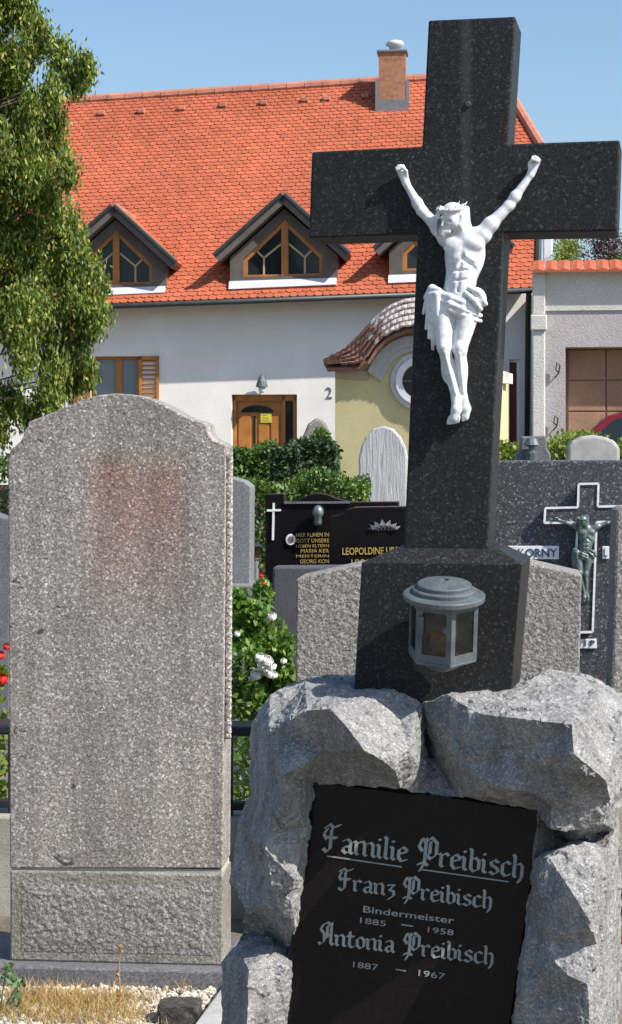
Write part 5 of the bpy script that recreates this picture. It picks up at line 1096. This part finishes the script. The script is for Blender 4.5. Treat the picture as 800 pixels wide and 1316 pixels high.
q = MB(); p = MF.loc(602, 134, CY); q.lathe([(.0, .0), (.007, .0), (.007, .004), (.004, .005), (0, .005)], 12); q.v = [(p.x + x_, CY + .001 - z_, p.z + y_) for x_, y_, z_ in q.v]; q.build('bolt', Mt['zinc_dark'], crs)
# white figure on the cross
pc_ = MF.loc(590, 380, CY); sx = (MF.loc(650, 380, CY).x - MF.loc(530, 380, CY).x) / 120; sz = (MF.loc(590, 330, CY).z - MF.loc(590, 430, CY).z) / 100
ANCH = MF.M @ MF.loc(588, 545, CY)
fig = thing('crucifix_figure', 'white painted figure of a crucified man with loincloth on the tall dark cross', 'statue', MF); fig.matrix_world = MF.M @ Matrix.Translation(MF.loc(588, 545, CY)); OFF = MF.loc(588, 545, CY)
def fmapA(P): return np.stack([pc_.x - OFF.x + (P[:, 0] - 590 + 2) * sx + .0 * P[:, 2], -(P[:, 2] - 2.5) * sx, pc_.z - OFF.z - (P[:, 1] - 380 - 1.5) * sz], 1)
corpus(fmapA, 'up', 1.0, Mt['whitepaint'], None, fig)
# lantern on the pedestal
LY = -.095; lc = MF.loc(570, 800, LY)
lan = thing('grave_lantern', 'grey metal six sided grave lantern with tiered round lid on the cross pedestal', 'lantern', MF); lan.matrix_world = MF.M @ Matrix.Translation((lc.x, LY, lc.z)) @ Matrix.Rotation(R(11), 4, 'X') @ Matrix.Rotation(R(3), 4, 'Y') @ Matrix.Translation((0, 0, -lc.z))
zl = lambda py: MF.loc(570, py, LY).z
px1 = 3.8 / F
def hexv(r_, z_, a0=R(10)): return [(r_ * math.cos(a0 + i_ * math.pi / 3), -r_ * math.sin(a0 + i_ * math.pi / 3), z_) for i_ in range(6)]
RL = 46 * px1; zt_, zb2 = zl(768), zl(843)
q = MB(); kz = zl(768)
q.lathe([(0, kz - .003), (51 * px1, kz - .003), (53 * px1, kz + .001), (53 * px1, kz + .009), (51 * px1, kz + .011), (41 * px1, kz + .0135), (41 * px1, kz + .0205), (39.5 * px1, kz + .022), (35 * px1, kz + .0235), (35 * px1, kz + .0305), (33 * px1, kz + .0325), (20 * px1, kz + .038), (6 * px1, kz + .0395), (5 * px1, kz + .035), (0, kz + .034)], 40)
q.build('lid', Mt['pewter'], lan)
q = MB(); q.add(hexv(RL, zb2) + hexv(RL, zb2 - .007) , [(0, 1, 2, 3, 4, 5), (11, 10, 9, 8, 7, 6)] + [(i_, (i_ + 1) % 6, 6 + (i_ + 1) % 6, 6 + i_) for i_ in range(6)]); q.add(hexv(RL * .8, zb2 - .007) + hexv(RL * .35, zb2 - .030), [(0, 1, 2, 3, 4, 5), (11, 10, 9, 8, 7, 6)] + [(i_, (i_ + 1) % 6, 6 + (i_ + 1) % 6, 6 + i_) for i_ in range(6)]); q.build('base_tray', Mt['pewter'], lan, bevel=.002)
ht, hb = hexv(RL, kz - .004), hexv(RL, zb2)
for i_ in range(6):
    j_ = (i_ + 1) % 6; A_, B_, C_, D_ = Vector(hb[i_]), Vector(hb[j_]), Vector(ht[j_]), Vector(ht[i_]); ctr = (A_ + C_) / 2; nrm = Vector((ctr.x, ctr.y, 0)).normalized()
    q = MB(); ed = (B_ - A_).normalized(); mg = .011 if i_ in (0, 1, 2, 5) else .004; hh = C_.z - A_.z
    o4 = [A_, B_, C_, D_]; i4 = [A_ + ed * mg + Vector((0, 0, .016)), B_ - ed * mg + Vector((0, 0, .016)), C_ - ed * mg - Vector((0, 0, .01)), D_ + ed * mg - Vector((0, 0, .01))]
    v = o4 + i4 + [p_ - nrm * .005 for p_ in o4 + i4]; fs_ = []
    for a_ in range(4):
        b_ = (a_ + 1) % 4; fs_ += [(a_, b_, 4 + b_, 4 + a_), (8 + a_, 12 + a_, 12 + b_, 8 + b_), (4 + a_, 4 + b_, 12 + b_, 12 + a_), (a_, 8 + a_, 8 + b_, b_)]
    q.add(v, fs_); fo = q.build('side_frame', Mt['pewter'], lan)
    q = MB(); w4 = [p_ - nrm * .0022 for p_ in i4]; q.add(w4 + [p_ - nrm * .0012 for p_ in w4], [(0, 1, 2, 3), (7, 6, 5, 4), (0, 4, 5, 1), (1, 5, 6, 2), (2, 6, 7, 3), (3, 7, 4, 0)]); q.build('pane', Mt['clear'], fo)
    if i_ == 1:
        q = MB(); hp_ = D_.lerp(C_, .88) - Vector((0, 0, hh * .32)) + nrm * .003; q.bar(hp_ - Vector((0, 0, .018)), hp_ + Vector((0, 0, .018)), .012, .006, tuple(nrm)); q.build('door_hinge', Mt['pewter'], fo, bevel=.001)
q = MB(); q.box(-.02, .02, .03, .0955, kz - .06, kz - .02); q.box(-.04, .04, .089, .0962, zb2 - .004, kz); q.build('wall_bracket', Mt['pewter'], lan, bevel=.002)
q = MB(); q.lathe([(0, zb2), (.026, zb2), (.028, zb2 + .012), (.025, zb2 + .05), (0, zb2 + .05)], 16); cd = q.build('candle', plain('amber candle cup', (.35, .13, .05), .4, .3, 30), lan, smooth=False)
q = MB(); q.lathe([(.0, zb2 + .046), (.012, zb2 + .05), (.013, zb2 + .058), (0, zb2 + .06)], 10, (.012, -.008, 0)); q.build('wax', Mt['white'], cd)
# ================================================================== FOREGROUND
pts = [(-.235, 5.425), (-.42, 4.3)]
kt = thing('concrete_kerb', 'pale concrete kerb running forward beside the rock monument', 'kerb', Vector((-.23, 5.42, 0)))
q = MB(); q.bar((.055, 0, .02), (-.13, -1.1, .02), .11, .06); q.build('kerb_stone', Mt['concrete_pale'], kt, bevel=.006)
g = np.random.default_rng(3); n = 5200
ico = bmesh.new(); bmesh.ops.create_icosphere(ico, subdivisions=1, radius=1); iv = np.array([v_.co[:] for v_ in ico.verts]); if_ = np.array([[v_.index for v_ in f_.verts] for f_ in ico.faces]); ico.free()
XY = np.stack([g.uniform(-1.05, -.2, n), g.uniform(4.75, 5.44, n)], 1); XY = XY[(XY[:, 0] < -.25 - .11 * 0 - (5.42 - XY[:, 1]) * .168 - .01)]; n = len(XY)
sc = g.uniform(.005, .0115, n)[:, None, None] * g.uniform(.6, 1.2, (n, 1, 3)); Vv = iv[None] * sc * (1 + .25 * g.normal(size=(n, len(iv), 1)) * .6); Vv += np.concatenate([XY, (g.uniform(.0, .010, n))[:, None]], 1)[:, None]
me = bpy.data.meshes.new('gravel'); me.from_pydata(Vv.reshape(-1, 3).tolist(), [], (if_[None] + np.arange(n)[:, None, None] * len(iv)).reshape(-1, 3).tolist()); me.update()
tag(mkobj('gravel', me, Mt['pebble']), 'pale gravel in front of the big granite headstone', 'gravel', kind='stuff')
def blades(name, base, hgt, wid, m, lean, seed, parent=None):
    g = np.random.default_rng(seed); n = len(base); h = hgt * g.uniform(.4, 1.2, n); d = g.normal(size=(n, 2)); d /= np.linalg.norm(d, axis=1)[:, None]; l = lean * g.uniform(.2, 1.3, n); w = np.stack([-d[:, 1], d[:, 0]], 1) * wid
    w = g.normal(size=(n, 2)); w /= np.linalg.norm(w, axis=1)[:, None]; w *= wid
    rows = []
    for t, ww in ((0, 1), (.45, .8), (.8, .5), (1, .05)):
        c = np.concatenate([base[:, :2] + d * (l * h * t * t)[:, None], (base[:, 2] + h * t * (1 - .25 * t * l))[:, None]], 1)
        for s_ in (-1, 1): rows.append(c + s_ * np.concatenate([w * ww, np.zeros((n, 1))], 1))
    Vv = np.stack(rows, 1).reshape(-1, 3); I = np.arange(n)[:, None] * 8; Fc = np.concatenate([I + [0, 1, 3, 2], I + [2, 3, 5, 4], I + [4, 5, 7, 6]])
    me = bpy.data.meshes.new(name); me.from_pydata(Vv.tolist(), [], Fc.tolist()); me.update(); return mkobj(name, me, m, parent)
B = []
for cx_, cy_, s_, k_ in ((-.80, 5.33, .05, 420), (-.72, 5.30, .06, 520), (-.66, 5.25, .06, 480), (-.58, 5.24, .05, 420), (-.55, 5.33, .035, 200), (-.74, 5.16, .08, 520), (-.60, 5.12, .07, 420), (-.50, 5.16, .04, 160), (-.47, 5.30, .03, 60), (-.86, 5.2, .05, 300), (-.36, 5.40, .03, 40), (-.52, 5.02, .06, 200)):
    B.append(np.concatenate([np.array([cx_, cy_]) + g.normal(size=(k_, 2)) * s_ * np.array([1, .6]), np.zeros((k_, 1))], 1))
tag(blades('dry_grass', np.concatenate(B), .058, .0011, Mt['straw'], .75, 6), 'dry straw coloured grass growing through the gravel', 'grass', kind='stuff')
# a tall dry weed and a green plant
wx, wy = -.53, 5.2; wd = thing('dry_weed', 'single tall dry weed stalk with seed heads in front of the granite base', 'weed', Vector((wx, wy, 0))); q = MB()
st = [(0, 0, -.005), (.004, 0, .06), (-.002, 0, .12), (.006, .0, .19)]; q.tube(st, [.003, .0024, .002, .001], 5); q.build('stalk', Mt['straw'], wd)
leaves('seed_heads', np.concatenate([ball(26, (.006, 0, .185), (.006, .006, .012), g, 0), ball(40, (-.004, 0, .11), (.007, .007, .02), g, 0), ball(50, (.0, 0, .05), (.01, .01, .03), g, 0)]), .012, .005, Mt['straw'], wd, -.2, None, 2)['kind'] = 'stuff'
wx = -.86; gp = thing('green_weed', 'leafy grey green plant at the lower left corner', 'plant', Vector((wx, 5.2, 0))); P = []
for i_ in range(9):
    a_ = g.uniform(0, 6.28); tx = (.05 * math.cos(a_), .04 * math.sin(a_), g.uniform(.05, .115)); P.append(ball(14, tx, (.022, .02, .03), g, .1))
leaves('foliage', np.concatenate(P), .03, .016, Mt['leaf_sage'], gp, -.1, None, 12); stems(gp, (0, 0, -.005), [tuple(p_.mean(0)) for p_ in P], .002, Mt['leaf_sage'])
# low dark lump on the gravel
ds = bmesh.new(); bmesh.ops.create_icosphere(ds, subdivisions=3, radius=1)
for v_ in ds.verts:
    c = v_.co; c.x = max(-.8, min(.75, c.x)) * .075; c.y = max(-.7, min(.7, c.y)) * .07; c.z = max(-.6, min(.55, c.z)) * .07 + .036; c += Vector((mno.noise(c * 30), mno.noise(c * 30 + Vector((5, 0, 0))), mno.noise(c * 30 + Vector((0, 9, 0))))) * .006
me = bpy.data.meshes.new('dark_lump'); ds.to_mesh(me); ds.free()
o = mkobj('dark_lump', me, granite('dark grainy lump', [(0, (.02, .018, .017)), (.6, (.045, .04, .036)), (1, (.1, .09, .08))], 150, .85, .5, .004, .3)); o.location = (-.355, 5.12, -.012); tag(o, 'low dark lump lying on gravel beside the concrete kerb', 'stone')
# red grave candle behind the rock at the right edge
b = Vector(((801 - CX) / F * 5.35, 5.35, 0))
gp2 = thing('stone_ledge', 'low pale stone ledge behind the right side of the rock monument', 'ledge', b); q = MB(); q.box(-.09, .5, -.1, .16, -.01, .085); q.build('ledge_block', Mt['concrete_pale'], gp2, bevel=.006)
cn = thing('grave_candle', 'red glass grave candle with gold cap at the right edge beside the rock', 'candle', b + Vector((0, 0, .085))); q = MB()
q.lathe([(.028, 0), (.032, .01), (.034, .06), (.030, .1), (.024, .105), (0, .105)], 16); q.build('red_glass', plain('red glass', (.4, .02, .015), .15, .2, 20, 90, 0), cn, smooth=True)
q = MB(); q.lathe([(.026, .105), (.03, .11), (.028, .13), (.012, .145), (0, .147)], 16); q.build('gold_cap', plain('gold cap', (.7, .48, .15), .3, .1, 20, 90, 0, metal=.8), cn)
